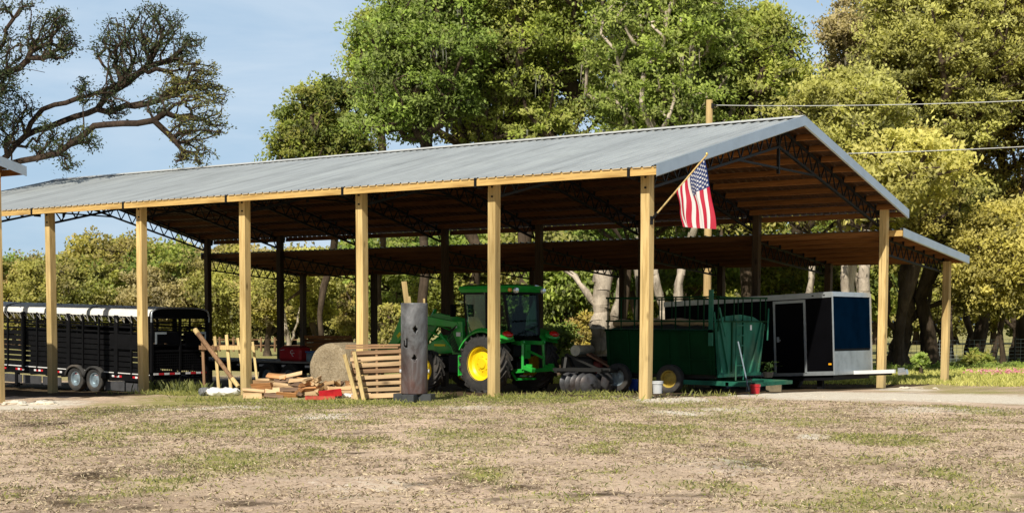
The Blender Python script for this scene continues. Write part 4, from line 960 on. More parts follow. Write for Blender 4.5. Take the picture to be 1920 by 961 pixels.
m = MB(); m.box((0, 0, .13), (.56, .34, .26)); m.build('body', paint('grey_blue_plastic', (.20, .30, .36), .5), bx, bevel=.02); m = MB(); m.box((0, 0, .29), (.60, .38, .05)); m.box((.05, -.18, .2), (.2, .03, .04)); m.build('lid', paint('blue_lid', (.08, .20, .42), .5), bx, bevel=.01)

# ------------------------------------------------------------------ round bale
p = G(655, 724); c = Vector((-10.32, 2.20, gz(-10.4, 2.5)))
hb = thing('hay_bale', 'round net wrapped hay bale lying under the barn behind the pallets', 'hay bale', c, R(6))
m = MB(); RB = .64; LB = 1.2; prof = [(0, -.01)]+[(RB*t, .0-.02*(1-t)) for t in (.3, .6, .85)]+[(RB*.97, .03), (RB, .10), (RB*1.01, LB/2), (RB, LB-.1), (RB*.96, LB-.02), (0, LB)]
m.lathe([(r, y) for r, y in prof], 'Y', (0, 0, RB-.02), 44); 
rr_ = random.Random(3); m.v = [(x+(rr_.random()-.5)*.012, y+(rr_.random()-.5)*.012, z+(rr_.random()-.5)*.012) for x, y, z in m.v]
m.build('bale_body', HAY, hb, smooth=True)

# ------------------------------------------------------------------ pallets, stakes, pipe
def pallet(loc, rot, label, dark=False):
    t = thing('wooden_pallet', label, 'pallet', loc, rot=rot); t['group'] = 'pallets leaning against the barn post'
    r_ = random.Random(int(abs(loc[0])*100))
    for k in range(8):
        m = MB(); m.box((r_.uniform(-.015, .015), -.055, .055+k*.127), (1.06, .02, .082+r_.uniform(-.012, .01)), rot=(0, r_.uniform(-.012, .012), 0)); m.build('slat', WPALD if (k in (7, 4) or dark and k % 2) else WPAL, t)
    for x in (-.49, 0, .49): m = MB(); m.box((x, 0, .50), (.045, .09, 1.0)); m.build('stringer', WPALD, t)
    for z in (.06, .35, .65, .95): m = MB(); m.box((0, .055, z), (1.06, .02, .09)); m.build('back_slat', WPALD, t)
    return t
q_ = G(703, 750)
pallet((q_.x+.06, q_.y+.02, q_.z+.03), (R(-9), R(-3), R(28)), 'upright pallet in front, pale slats, leaning against the barn post')
pallet((q_.x-.12, q_.y+.40, q_.z), (R(-7), R(-4), R(24)), 'second upright pallet, mostly hidden behind the front one', True)
m = MB(); m.box((0, 0, 0), (1.1, .30, .035)); m.box((.02, .01, .05), (1.14, .26, .035)); o = m.build('loose_planks', WPALD); a_ = on_y(700, 656, q_.y+.28); o.location = (a_.x, a_.y, q_.z+1.055); o.rotation_euler = (0, R(-1), R(27)); tag(o, 'two brown planks lying on top of the upright pallets', 'planks')
for i, (xb, yb, xt, yt) in enumerate(((669, 746, 646, 664), (682, 747, 664, 659))):
    dq = (q_-CAMP).dot(CF); a_ = at(xb+1, yb+7, dq-.42); b_ = at(xt, yt, dq-.16); m = MB(); m.bar((0, 0, 0), b_-a_, .075, .035, up=(.3, -1, 0)); o = m.build('wooden_stake', WSTAKE); o.location = a_
    tag(o, ['pale stake leaning on the left edge of the pallets, the outer one', 'pale stake leaning on the pallets, the inner longer one'][i], 'stake', 'stakes leaning on the pallets')
pc = G(777, 752); pp = thing('steel_fire_pipe', 'tall scorched steel pipe with diamond holes standing on a square base', 'fire pipe', pc, R(20))
def pipe_mesh():
    n = 96; nz = 90; r0, r1, z0, z1 = .262, .268, .16, 1.93
    def inside(a, z):
        # a: arc position in metres around from the camera-facing side
        if abs(a-.02)/.055+abs(z-1.42)/.075 < 1: return True
        if abs(a+.0)/.05+abs(z-.86)/.075 < 1: return True
        if -.235 < a < -.205 and 1.09 < z < 1.20: return True
        if -.17 < a < -.145 and 1.06 < z < 1.24: return True
        if -.21 <= a <= -.145 and 1.06 < z < 1.10: return True
        return False
    vs = []; fs = []
    for j in range(nz+1):
        z = z0+(z1-z0)*j/nz
        for k in range(n):
            th = 2*PI*k/n; vs.append((r0*math.cos(th), r0*math.sin(th), z))
    th0 = math.atan2(CAMP.y-pc.y, CAMP.x-pc.x)-R(20)
    for j in range(nz):
        for k in range(n):
            th = 2*PI*(k+.5)/n; d = (th-th0+PI) % (2*PI)-PI; a = d*r0; z = z0+(z1-z0)*(j+.5)/nz
            if inside(a, z) or inside(-a*1.0+.5, z+.1): continue
            fs.append((j*n+k, j*n+(k+1) % n, (j+1)*n+(k+1) % n, (j+1)*n+k))
    m = MB(); m.add(vs, fs); o = m.build('pipe', PIPE, pp, smooth=True); s_ = o.modifiers.new('thickness', 'SOLIDIFY'); s_.thickness = .014; s_.offset = -1
pipe_mesh()
m = MB(); m.box((0, 0, .08), (.78, .30, .16)); m.box((0, -.27, .08), (.26, .30, .155)); m.box((0, .27, .08), (.26, .30, .155)); m.build('base', paint('dark_base_steel', (.05, .055, .06), .6, .2, .4, 5), pp, bevel=.008)
th0 = math.atan2(CAMP.y-pc.y, CAMP.x-pc.x)-R(20)
for s_ in (-1, 1):
    a = th0+s_*R(88); v = Vector((math.cos(a), math.sin(a), 0)); m = MB(); m.tube([v*.25+Vector((0, 0, .60)), v*.29+Vector((0, 0, .60))], .038, 8); m.build('bolt_boss', WHTB, pp)
for i, (dx, tx, h, w_) in enumerate(((-.07, -.20, 2.32, .10), (-.02, -.10, 2.03, .05), (.18, .19, 1.99, .04))):
    r2 = Vector((CR.x, CR.y, 0)); o = MB().bar(pc+r2*(dx+.03)+Vector((0, 0, 1.1)), pc+r2*(tx)+Vector((0, 0, h+.03)), w_, .035, up=(.6, -.8, 0)).build('firewood_board', WSTAKE)
    tag(o, ['long pale board sticking out of the top of the steel pipe', 'short pale splinter of wood in the mouth of the pipe', 'thin wood end at the right rim of the steel pipe'][i], 'board')
# rack of stakes with crossbars
sr = thing('stake_frame', 'rough frame of brown and yellow stakes with crossbars beside a barn post', 'stake frame', (0, 0, 0))
def sk_(xb, yb, xt, yt, Y0, Y1, w, t, mat, name):
    a_ = on_y(xb, yb, Y0); b_ = on_y(xt, yt, Y1); a_.z = min(a_.z, gz(a_.x, a_.y)+.0); return MB().bar(a_, b_, w, t, up=(.4, -1, 0)).build(name, mat, sr)
sk_(384, 731, 380, 637, .6, .65, .07, .05, WOLD, 'upright'); sk_(411, 731, 403, 630, .6, .65, .075, .04, WSTAKE, 'upright'); sk_(434, 730, 425, 627, .6, .65, .08, .04, WSTAKE, 'upright')
sk_(462, 728, 446, 633, .66, .7, .07, .04, WSTAKE, 'upright'); sk_(485, 722, 474, 640, .7, .8, .06, .03, WSTAKE, 'upright')
for a0, a1, y_, mat in ((374, 413, 651, WOLD), (412, 483, 651, WSTAKE)):
    a_ = on_y(a0, y_, .57); b_ = on_y(a1, y_+1, .57); MB().bar(a_, b_, .035, .10).build('crossbar', mat, sr)
a_ = on_y(366, 618, .45); b_ = on_y(447, 724, .25); o = MB().tube([a_, a_*.7+b_*.3, b_], [.062, .058, .05], 10).build('peeled_log', WOLD, smooth=True); tag(o, 'long peeled log leaning against the stake frame, pale sawn ends', 'log')
d_ = (b_-a_).normalized(); MB().tube([a_-d_*.005, a_+d_*.16], [.064, .064], 10).build('pale_end', WSTAKE, o); MB().tube([b_-d_*.30, b_+d_*.01], [.057, .054], 10).build('pale_end', WSTAKE, o)
# sacks
def sack(name, px, py, L_, w_, h_, rz, mat, label, seed):
    r_ = random.Random(seed); m = MB(); n, k = 14, 12; vs = []
    for i in range(n+1):
        t = i/n; s_ = (1-abs(2*t-1)**3.5)**.5*.9+.1
        for j in range(k):
            a = 2*PI*j/k; vs.append((L_*(t-.5), w_/2*s_*math.cos(a)+r_.uniform(-.02, .02), h_*(.45+.5*s_*math.sin(a))+r_.uniform(-.022, .022)))
    m.add(vs, [(i*k+j, i*k+(j+1) % k, (i+1)*k+(j+1) % k, (i+1)*k+j) for i in range(n) for j in range(k)]+[tuple(range(k)), tuple(range(n*k, n*k+k))])
    o = m.build(name, mat, smooth=True); p = G(px, py); o.location = p; o.rotation_euler = (0, 0, rz); tag(o, label, 'sack'); return o
sack('feed_sack', 418, 742, .82, .36, .21, R(36), SACK, 'crumpled white woven sack lying at the foot of the stake frame', 2)
sack('feed_sack', 384, 741, .30, .3, .20, R(60), SACKG, 'small grey sack at the left end of the white sack', 5)
sack('feed_sack', 648, 745, .50, .24, .09, R(36), SACK, 'flat white sack between red tray and pallets', 8)
# firewood
def log_mesh(seed):
    r_ = random.Random(seed); m = MB(); L_ = r_.uniform(.40, .52); k = r_.choice([3, 4, 4, 5]); rad = r_.uniform(.065, .10); n = 4; vs = []
    base = [(2*PI*j/k+r_.uniform(-.3, .3), rad*r_.uniform(.75, 1.15)) for j in range(k)]
    for i in range(n+1):
        for a, q in base: vs.append((L_*(i/n-.5)+(r_.uniform(-.02, .02) if i in (0, n) else 0), q*math.cos(a)*(1+r_.uniform(-.08, .08)), q*.8*math.sin(a)*(1+r_.uniform(-.08, .08))))
    m.add(vs, [(i*k+j, i*k+(j+1) % k, (i+1)*k+(j+1) % k, (i+1)*k+j) for i in range(n) for j in range(k)]+[tuple(range(k))[::-1], tuple(range(n*k, n*k+k))]); return m
WL = [wood('split_log_pale', (.72, .52, .30), (.46, .28, .14), H3, var=.3, knots=False), wood('split_log_orange', (.58, .30, .13), (.30, .13, .05), H3, var=.3, knots=False), wood('split_log_bark', (.22, .14, .09), (.08, .05, .03), H3, var=.3, knots=False)]
protos = []
for i in range(9):
    o = log_mesh(i).build('firewood_log', WL[(0, 1, 0, 2, 0, 1, 0, 2, 0)[i]]); protos.append(o)
r_ = random.Random(4); first = set()
def wlog(x, y, z, rz, ry, label, group):
    i = r_.randrange(9); p_ = protos[i]
    if i in first: p_ = p_.copy(); COL.objects.link(p_)
    first.add(i); p_.location = (x, y, z); p_.rotation_euler = (r_.uniform(-.5, .5), ry, rz); tag(p_, label, 'firewood', group)
def heap(c, n, rows, wid, label, group, endon=.2):
    """rows: list of counts per layer"""
    for li, cnt_ in enumerate(rows):
        for d_i in range(2):
            for k in range(cnt_):
                off = (k-(cnt_-1)/2)*wid; side = CR.copy(); side.z = 0; side.normalize()
                p = c+side*(off+r_.uniform(-.06, .06))+Vector((-side.y, side.x, 0))*(d_i*.26+r_.uniform(-.05, .05)+.1*li)
                ro = math.atan2(side.y, side.x)+(r_.gauss(0, .22) if r_.random() > endon else r_.uniform(.9, 1.9))
                wlog(p.x, p.y, gz(p.x, p.y)+.055+.100*li+r_.uniform(0, .02), ro, r_.gauss(0, .10), label, group)
hc = G(520, 745); heap(hc+Vector((0, .12, 0)), 0, [4, 4, 3, 3, 2], .40, 'split firewood log in the taller heap beside the third post from the flag', 'firewood logs in the left heap')
heap(G(572, 744)+Vector((0, .15, 0)), 0, [3, 3, 2, 2], .22, 'split firewood log, end on, between the two firewood heaps', 'firewood logs between the heaps', .95)
hc = G(622, 742); heap(hc+Vector((0, .25, 0)), 0, [4, 3, 3], .34, 'split firewood log in the low heap in front of the round bale', 'firewood logs in the right heap')
a_ = G(600, 747); t = thing('metal_tray', 'faded red sheet metal tray lying in the low firewood heap', 'tray', a_, R(44)); m = MB(); m.box((0, 0, .035), (.62, .32, .07)); m.build('tray_body', paint('faded_red', (.55, .09, .06), .5, 0, .3), t); m = MB(); m.box((.22, .16, .12), (.48, .22, .10), rot=(R(12), R(-6), 0)); m.build('tray_side', REDP, t)

# ------------------------------------------------------------------ disc harrow and mower behind the tractor
dh = thing('disc_harrow', 'dark disc harrow with worn silver discs between tractor and green wagon', 'harrow', (-3.80, 3.80, gz(-4, 4)), R(6))
m = MB()
for x in (-.55, 0, .55): m.bar((x, -.45, .52), (x, .50, .52), .07, .07)
for y in (-.42, .05, .48): m.bar((-.62, y, .56), (.62, y, .56), .07, .07)
m.bar((-.5, -.1, .56), (-.55, .1, .90), .06, .06); m.bar((-.5, .4, .56), (-.55, .1, .90), .06, .06); m.bar((-.55, .1, .90), (.3, .1, .56), .05, .05)
m.build('frame', CHAS, dh)
for (y0, sg) in ((-.30, -.8), (.42, -.3)):
    g = thing_part('disc_gang', dh, (0, y0, .24), (0, 0, R(38*sg)))
    MB().tube([(-.55, 0, 0), (.55, 0, 0)], .022, 8).build('axle', CHAS, g)
    for k in range(5):
        m = MB(); m.lathe([(.02, .05), (.12, .035), (.20, .01), (.25, -.03), (.20, .0), (.12, .025), (.02, .04)], 'X', (-.45+k*.22, 0, 0), 20, closed=True); m.build('disc', DISC, g, smooth=True)
mw = thing('rotary_mower', 'dark rotary mower deck with a pale drum, just behind the tractor', 'mower', (-4.55, 5.05, gz(-5, 5)), R(5))
MB().box((0, 0, .50), (.85, 1.2, .75)).build('deck', CHAS, mw, bevel=.05); m = MB(); m.lathe([(0, -.38), (.13, -.38), (.13, .38), (0, .38)], 'Y', (-.05, -.15, 1.02), 18); m.build('drum', paint('cream_drum', (.55, .53, .42), .5), mw, smooth=True)
MB().box((.38, -.25, .58), (.5, .5, .38)).build('gearbox_cover', DRED, mw, bevel=.04); m = MB(); m.bar((.3, -.5, .95), (1.0, -.3, .55), .55, .04); m.build('sloping_cover', RUST, mw)
m = MB(); m.tube([(.0, -.62, .5), (.25, -.64, .55), (.45, -.6, .42)], .06, 8); m.build('hose', DISC, mw, smooth=True)
for (px, dx, wr) in ((1105, 0, .26),):
    wheel(mw, (.35, -.62, wr), wr, .16, .12, RIMG, side=-1, n=20)

# ------------------------------------------------------------------ green feed wagon
wg = thing('feed_wagon', 'old green farm wagon with ladder on its end and railings on top', 'wagon', (-.85, 4.5, gz(-1, 5.5)), 0)
WL_, WWd = 2.85, 2.45; g0 = 0
H0, H1 = .44, 1.42
m = MB()  # body tub: tapers inward toward the floor
def tub(x0, x1, yb0, yb1, yt0, yt1, z0, z1, m):
    m.add([(x0, yb0, z0), (x1, yb0, z0), (x1, yb1, z0), (x0, yb1, z0), (x0, yt0, z1), (x1, yt0, z1), (x1, yt1, z1), (x0, yt1, z1)], [(0, 1, 5, 4), (2, 3, 7, 6), (3, 0, 4, 7), (0, 3, 2, 1)])
tub(-WL_, -.02, .12, WWd-.12, 0, WWd, H0, H1, m)
o = m.build('side_panel', WAGG, wg); s_ = o.modifiers.new('thickness', 'SOLIDIFY'); s_.thickness = .02
m = MB()
for k in range(6): x = -.12-k*.53; m.bar((x, .10, H0), (x, -.02, H1), .05, .03, up=(0, 1, 0))
m.bar((-WL_, -.02, H1), (0, -.02, H1), .05, .06); m.bar((-WL_, .06, .78), (0, .06, .78), .02, .04); m.build('side_rib', WAGG, wg)
m = MB(); m.bar((-WL_, -.035, H1+.02), (0, -.035, H1+.02), .02, .035); m.build('teal_edge', WAGT, wg)
endp = thing_part('end_panel', wg, (0, 0, 0))
pts = [(.16, .40), (WWd-.30, .40), (WWd-.02, 1.60), (WWd-.55, 1.74), (WWd/2, 1.80), (.50, 1.76), (-.02, 1.66)]
MB().prism(pts, -.0, .03, 'YZ').build('sheet', WAGT, endp)
m = MB()
for a_, b_ in ((( .16, .45), (.02, 1.60)), ((WWd-.30, .45), (WWd-.05, 1.58)), ((.16, 1.60), (.62, .45)), ((WWd-.20, 1.60), (WWd-.75, .45))): m.bar((.05, *a_), (.05, *b_), .045, .045)
m.bar((.05, .1, .42), (.05, WWd-.2, .42), .05, .07); m.build('brace', WAGT, endp)
m = MB()
for y in (.88, 1.26): m.tube([(.10, y, .30), (.10, y, 1.60), (.06, y+(.05 if y < 1 else -.05), 1.68)], .018, 6)
for k in range(6): m.tube([(.10, .88, .40+k*.23), (.10, 1.26, .40+k*.23)], .015, 6)
m.build('ladder', WAGT, endp); m = MB(); m.bar((.04, .78, .5), (.04, .78, 1.66), .02, .05); m.bar((.04, 1.34, .5), (.04, 1.34, 1.66), .02, .05); m.build('door_edge', WAGG, endp)
m = MB(); m.box((.036, 1.75, 1.50), (.01, .08, .12)); m.build('label_plate', WHTB, endp)
# folded tarp roll and top
m = MB(); pts = []
for k in range(13): t = k/12; pts.append((-WL_+.03+(WL_-.2)*t, .34, H1+.16+.05*math.sin(t*PI)+.012*math.sin(t*23)))
m.tube(pts, [.075+.02*math.sin(k*1.7) for k in range(13)], 8); m.build('tarp_roll', TANT, wg, smooth=True)
m = MB(); m.add([(-WL_, .05, H1), (-.02, .05, H1), (-.02, WWd/2, H1+.28), (-WL_, WWd/2, H1+.22), (-.02, WWd-.05, H1), (-WL_, WWd-.05, H1)], [(0, 1, 2, 3), (3, 2, 4, 5)]); m.build('top_cover', paint('dark_cover', (.02, .03, .02), .8), wg)
m = MB()
for y in (.02, WWd-.02):
    for z in (1.62, 2.17): m.bar((-WL_, y, z if z > 2 else H1+.22), (.12, y, z+.02 if z > 2 else H1+.22), .03, .035)
    for k in range(9): x = -WL_+.05+k*.36; m.bar((x, y, H1), (x, y, 2.18), .024, .024)
for x in (.10, -WL_): m.bar((x, .02, 2.18), (x, WWd, 2.18), .03, .035); m.bar((x, .02, H1+.22), (x, WWd, H1+.22), .03, .03)
for k in range(5): m.bar((.10, .3+k*.45, 1.64), (.10, .3+k*.45, 2.18), .02, .02)
m.build('railing', WAGG, wg)
m = MB(); m.box((-.08, -.02, 1.72), (.10, .05, 1.25)); m.build('rail_post', WAGT, wg)
m = MB(); m.bar((.14, -.05, 1.95), (.20, .15, 1.30), .03, .03); m.bar((.14, WWd+.02, 1.95), (.20, WWd-.15, 1.20), .03, .03); m.bar((.0, -.03, 1.85), (.10, .18, .5), .03, .03); m.build('strut', WAGT, wg)
m = MB(); m.bar((-1.1, .10, .27), (1.0, .10, .25), .10, .10); m.bar((-1.1, 1.9, .27), (.9, 1.9, .25), .10, .10); m.bar((.95, .05, .25), (.95, 2.0, .25), .08, .08); m.bar((.3, .05, .25), (.3, 2.0, .25), .08, .08); m.build('running_gear', WAGT, wg)
m = MB(); m.bar((-WL_, .3, .42), (-.1, .3, .42), .12, .14); m.bar((-WL_, 2.1, .42), (-.1, 2.1, .42), .12, .14); m.tube([(-1.12, .1, .33), (-1.12, 2.3, .33)], .05, 8); m.tube([(-2.55, .1, .33), (-2.55, 2.3, .33)], .05, 8); m.build('axle_frame', CHAS, wg)
for xw in (-1.12, -2.50):
    wheel(wg, (xw, .02, .33), .33, .21, .20, RIMD if xw > -2 else RIMG, side=-1, n=28); wheel(wg, (xw, 2.42, .33), .33, .21, .20, RIMD, side=1, n=28)
a_ = on_y(1384, 640, 4.9); b_ = on_y(1404, 732, 4.5); 
t = thing('garden_fork', 'long handled fork leaning against the ladder of the green wagon', 'fork', b_); hd = a_-b_
MB().tube([Vector((0, 0, .02)), hd], .016, 6).build('handle', RIMG, t); m = MB()
for k in range(4): m.bar((-.06+.04*k, 0, -.02), (-.06+.04*k, 0, .25), .01, .01)
m.bar((-.06, 0, .25), (.06, 0, .25), .02, .02); m.build('tines', DISC, t)
def bucket(px, py, r, h, mat, label, rib=True, Y=None):
    p = G(px, py); t = thing('bucket', label, 'bucket', p); MB().lathe([(0, .0), (r*.82, .0), (r*.82, .01), (r*.93, h*.75), (r*1.04, h*.78), (r*1.04, h*.82), (r, h*.84), (r*1.03, h), (r*.96, h), (r*.80, .02), (0, .02)], 'Z', (0, 0, 0), 24).build('body', mat, t, smooth=True)
    m = MB(); m.tube([(r*1.02*math.cos(a), -abs(.3*r)*math.sin(a), h*.9-.5*r*math.sin(a)) for a in [PI*k/10 for k in range(11)]], .006, 5); m.build('handle', ALU, t); return t
bucket(1187, 731, .135, .30, BLUEP, 'blue plastic bucket to the left of the flag post')
b_ = bucket(1233, 737, .125, .28, WHTB, 'white plastic bucket to the right of the flag post foot')
bucket(1416, 738, .115, .21, REDP, 'red bucket under the end of the green wagon')
p = G(1451, 734); t = thing('concrete_block', 'weathered block under the green wagon drawbar beside red bucket', 'block', p, R(20)); m = MB(); m.box((0, -.07, .12), (.36, .03, .24)); m.box((0, .07, .12), (.36, .03, .24))
for x in (-.165, 0, .165): m.box((x, 0, .12), (.03, .112, .238))
m.build('block_body', paint('weathered_block', (.20, .16, .10), .9, 0, .4, 8), t)
pl = thing('potted_plant', 'small leafy plant standing on the wagon drawbar beside the black trailer', 'plant', (0, 0, 0)); p = on_y(1440, 700, 4.6); m = MB(); r_ = random.Random(9)
for k in range(90):
    a = r_.uniform(0, 6.28); d = r_.gauss(0, .13); z = r_.uniform(.02, .26); c_ = p+Vector((math.cos(a)*d, math.sin(a)*d, z)); u = Vector((r_.gauss(0, 1), r_.gauss(0, 1), r_.gauss(0, .6))).normalized()*.05; v = u.cross(Vector((0, 0, 1))).normalized()*.02; m.add([c_-u, c_-v, c_+u, c_+v], [(0, 1, 2, 3)])
m.build('leaves', LDGREEN, pl); MB().lathe([(0, 0), (.09, 0), (.12, .12), (.10, .12), (0, .05)], 'Z', p-Vector((0, 0, .08)), 14).build('pot', CHAS, pl)

# ------------------------------------------------------------------ enclosed cargo trailer, nose toward +X
ct = thing('cargo_trailer', 'black enclosed cargo trailer with silver trim and nose toward the right', 'trailer', (-.28, 9.95, gz(-2, 10)+.02), rot=(0, R(-2.6), R(-5)))
CL, CW, FLZ, CH = 5.1, 2.05, .38, 2.46
m = MB(); m.box((-CL/2, CW/2, (FLZ+CH)/2), (CL-.01, CW-.01, CH-FLZ)); m.build('body', GLOSS, ct)
m = MB(); m.box((.006, CW/2, (FLZ+.60+CH)/2), (.012, CW-.12, CH-FLZ-.60-.12)); m.build('front_panel', SKYPAN, ct)
m = MB(); m.box((.012, CW/2, FLZ+.30), (.02, CW-.04, .60)); m.build('stone_guard', DIAM, ct)
m = MB()
m.box((-CL/2, -.012, CH-.06), (CL, .022, .12)); m.box((-CL/2, -.012, FLZ+.05), (CL, .022, .10)); m.box((0.012, CW/2, CH-.05), (.03, CW+.02, .10)); m.box((.012, CW-.02, (FLZ+CH)/2), (.034, .07, CH-FLZ)); m.box((.0, -.002, (FLZ+CH)/2), (.03, .026, CH-FLZ)); m.box((-CL/2, CW+.01, CH-.06), (CL, .022, .12))
m.build('trim', ALU, ct)
m = MB(); m.box((-CL/2, CW/2, CH+.01), (CL, CW, .02)); m.build('roof', ALU, ct)
dr = thing_part('side_door', ct, (-.78, -.012, 0)); z0, z1 = FLZ+.07, CH-.16; x0, x1 = -.88, 0
m = MB(); m.box((x0, -.012, (z0+z1)/2), (.055, .03, z1-z0)); m.box((x1, -.012, (z0+z1)/2), (.055, .03, z1-z0)); m.box(((x0+x1)/2, -.0125, z1-.02), (x1-x0+.055, .031, .07)); m.build('door_frame', ALU, dr)
m = MB(); m.box(((x0+x1)/2, -.006, (z0+z1)/2-.03), (x1-x0-.06, .018, z1-z0-.08)); m.build('door_leaf', GLOSS, dr)
m = MB(); m.box((x0+.10, -.03, (z0+z1)/2-.05), (.05, .04, .14)); m.box((x0+.13, -.05, (z0+z1)/2-.07), (.10, .02, .03)); m.build('handle', ALU, dr)
m = MB(); m.box((-.10, -.018, FLZ+.28), (.08, .015, .045)); m.build('amber_marker', LAMPA, ct)
for x in (-.4, .0): m = MB(); m.box((-.24-x*.8+(-.3), -.026, CH-.06), (.05, .012, .03)); m.build('marker_light', CHAS, ct)
m = MB(); m.bar((.04, CW-.25, FLZ-.02), (1.0, CW/2+.1, FLZ-.0), .06, .09); m.build('tongue_brace', BLACK, ct); m = MB(); m.bar((.03, CW/2, FLZ+.04), (1.15, CW/2, FLZ+.05), .08, .09); m.build('tongue', WHITE, ct)
m = MB(); m.tube([(1.25, CW/2, FLZ+.0), (1.48, CW/2, FLZ+.03)], [.055, .07], 10); m.box((1.32, CW/2, FLZ+.09), (.16, .05, .08)); m.build('coupler', ALU, ct, smooth=True)
m = MB(); m.box((-CL/2, CW/2, FLZ-.07), (CL-.1, CW-.1, .12)); m.build('underframe', BLACK, ct)
for xw in (-2.3, -3.15):
    wheel(ct, (xw, .13, .33-.05), .33, .2, .19, RIMG, side=-1, n=24); wheel(ct, (xw, CW-.13, .28), .33, .2, .19, RIMG, side=1, n=24)
m = MB(); m.box((-.55, .3, .12), (.14, .14, .5)); m.build('support_leg', BLACK, ct)

# ------------------------------------------------------------------ utility pole, service wires, fence
UPP = at(1325, 640, 49); UPP.z = gz(UPP.x, UPP.y)-.1; UPH = at(1325, 192, 49).z-UPP.z
up = thing('utility_pole', 'bare yellow wooden utility pole rising behind the barn roof', 'utility pole', UPP)
MB().tube([(0, 0, 0), (0, 0, UPH)], [.145, .115], 14).build('shaft', WPOLE, up, smooth=True)
m = MB(); m.tube([(0.09, 0, UPH-.2), (.30, -.05, UPH-.2)], .035, 8); m.box((.12, 0, UPH-.2), (.06, .12, .16)); m.build('insulator', CHAS, up)
def wire(a, b, sag, r, label):
    pts = []; a, b = Vector(a), Vector(b)
    for k in range(25): t = k/24; p = a.lerp(b, t); p.z -= sag*4*t*(1-t); pts.append(p)
    o = MB().tube(pts, r, 5).build('power_line', WIRE, smooth=True); tag(o, label, 'wire')
e1 = at(2150, 177, 38); wire(UPP+Vector((.3, -.05, UPH-.2)), e1, .12, .013, 'upper overhead wire running right from the utility pole')
s2 = at(1330, 290, 49); e2 = at(2150, 261, 38); wire(s2, e2, .12, .013, 'lower overhead wire passing behind the barn gable')
def fence(p0, p1, n, label, h=1.15, rows=9):
    t = thing('wire_fence', label, 'fence', (0, 0, 0)); a, b = Vector(p0), Vector(p1); m = MB()
    for k in range(n+1):
        p = a.lerp(b, k/n); z = gz(p.x, p.y); MB().tube([(p.x, p.y, z-.1), (p.x, p.y, z+h+.1)], .035, 6).build('fence_post', CHAS, t)
    seg = n*8
    for k in range(seg):
        p = a.lerp(b, k/seg); q = a.lerp(b, (k+1)/seg); zp, zq = gz(p.x, p.y), gz(q.x, q.y)
        m.bar((p.x, p.y, zp), (p.x, p.y, zp+h), .012, .012)
        for r0 in range(rows): z = .06+h*(r0/(rows-1))**1.2*.95; m.bar((p.x, p.y, zp+z), (q.x, q.y, zq+z), .012, .012)
    m.build('wire_mesh', FWIRE, t); return t
fa, fb_ = at(1560, 655, 61), at(2080, 655, 59); fence((fa.x, fa.y), (fb_.x, fb_.y), 6, 'woven wire field fence under the trees at the right')
fa, fb_ = at(-60, 640, 118), at(700, 640, 112)
t = thing('board_fence', 'distant low rail fence across the far left field', 'fence', (0, 0, 0)); m = MB(); n_ = 30
for k in range(n_+1):
    p = fa.lerp(fb_, k/n_); z = gz(p.x, p.y); MB().box((p.x, p.y, z+.55), (.12, .12, 1.2)).build('fence_post', WOLD, t)
    if k < n_:
        q = fa.lerp(fb_, (k+1)/n_)
        for h in (.5, .95): m.bar((p.x, p.y, z+h), (q.x, q.y, gz(q.x, q.y)+h), .03, .06)
m.build('rail', WOLD, t)
# ------------------------------------------------------------------ trees
def skeleton(nodes, parents, targets, rg, step=.8, wander=.22, pen=.25, droop=.06, start=0):
    """grow branches from the given nodes to every target; returns nodes, parents, tip counts"""
    nodes = [np.array(n, float) for n in nodes]; parents = list(parents); plen = [0.0]*len(nodes)
    for i in range(1, len(nodes)): plen[i] = plen[parents[i]]+np.linalg.norm(nodes[i]-nodes[parents[i]])
    arr = np.array(nodes); ok = np.arange(len(nodes)) >= start
    order = np.argsort([np.min(np.linalg.norm(arr-t, axis=1)) for t in targets]); tips = []
    for ti in order:
        t = targets[ti]; A_ = np.array(nodes); d = np.linalg.norm(A_-t, axis=1); c = d+pen*np.array(plen); c[:start] = 1e9
        up = A_[:, 2]-t[2]; c = c+np.where(up > 0, up*.5, 0)
        i = int(np.argmin(c)); p0 = nodes[i]; L_ = np.linalg.norm(t-p0); k = max(1, int(L_/step)); prev = i
        side = rg.normal(0, 1, 3)*wander*L_*.35
        for j in range(1, k+1):
            f = j/k; p = p0+(t-p0)*f+side*math.sin(math.pi*f)+rg.normal(0, 1, 3)*step*wander*.4*(j < k); p[2] += droop*L_*math.sin(math.pi*f)
            nodes.append(p); parents.append(prev); plen.append(plen[prev]+L_/k); prev = len(nodes)-1
        tips.append(prev)
    return np.array(nodes), np.array(parents), tips
def limb_radii(nodes, parents, tips, rt, power=2.2, rmax=1e9):
    w = np.zeros(len(nodes)); w[tips] = 1
    for i in range(len(nodes)-1, 0, -1):
        w[parents[i]] += w[i]
    return np.minimum(rt*np.maximum(w, .6)**(1/power), rmax)
def limb_mesh(nodes, parents, r, n=5, flare=None):
    vs = []; fs = []; o = 0
    for i in range(1, len(nodes)):
        p = parents[i]; a, b = nodes[p], nodes[i]; d = b-a; L_ = np.linalg.norm(d)
        if L_ < 1e-4: continue
        d = d/L_; q = np.array([0, 0, 1.]) if abs(d[2]) < .8 else np.array([1., 0, 0]); x = np.cross(d, q); x /= np.linalg.norm(x); y = np.cross(d, x)
        ra = min(r[p], r[i]*1.35); rb = r[i]; k = n if rb < .12 else 9
        a = a-d*min(ra*.3, .1); b = b+d*min(rb*.3, .1)
        for c, rr in ((a, ra), (b, rb)):
            for j in range(k): th = 2*math.pi*j/k; vs.append(c+(x*math.cos(th)+y*math.sin(th))*rr)
        for j in range(k): fs.append((o+j, o+(j+1) % k, o+k+(j+1) % k, o+k+j))
        o += 2*k
    return np.array(vs), np.array(fs)
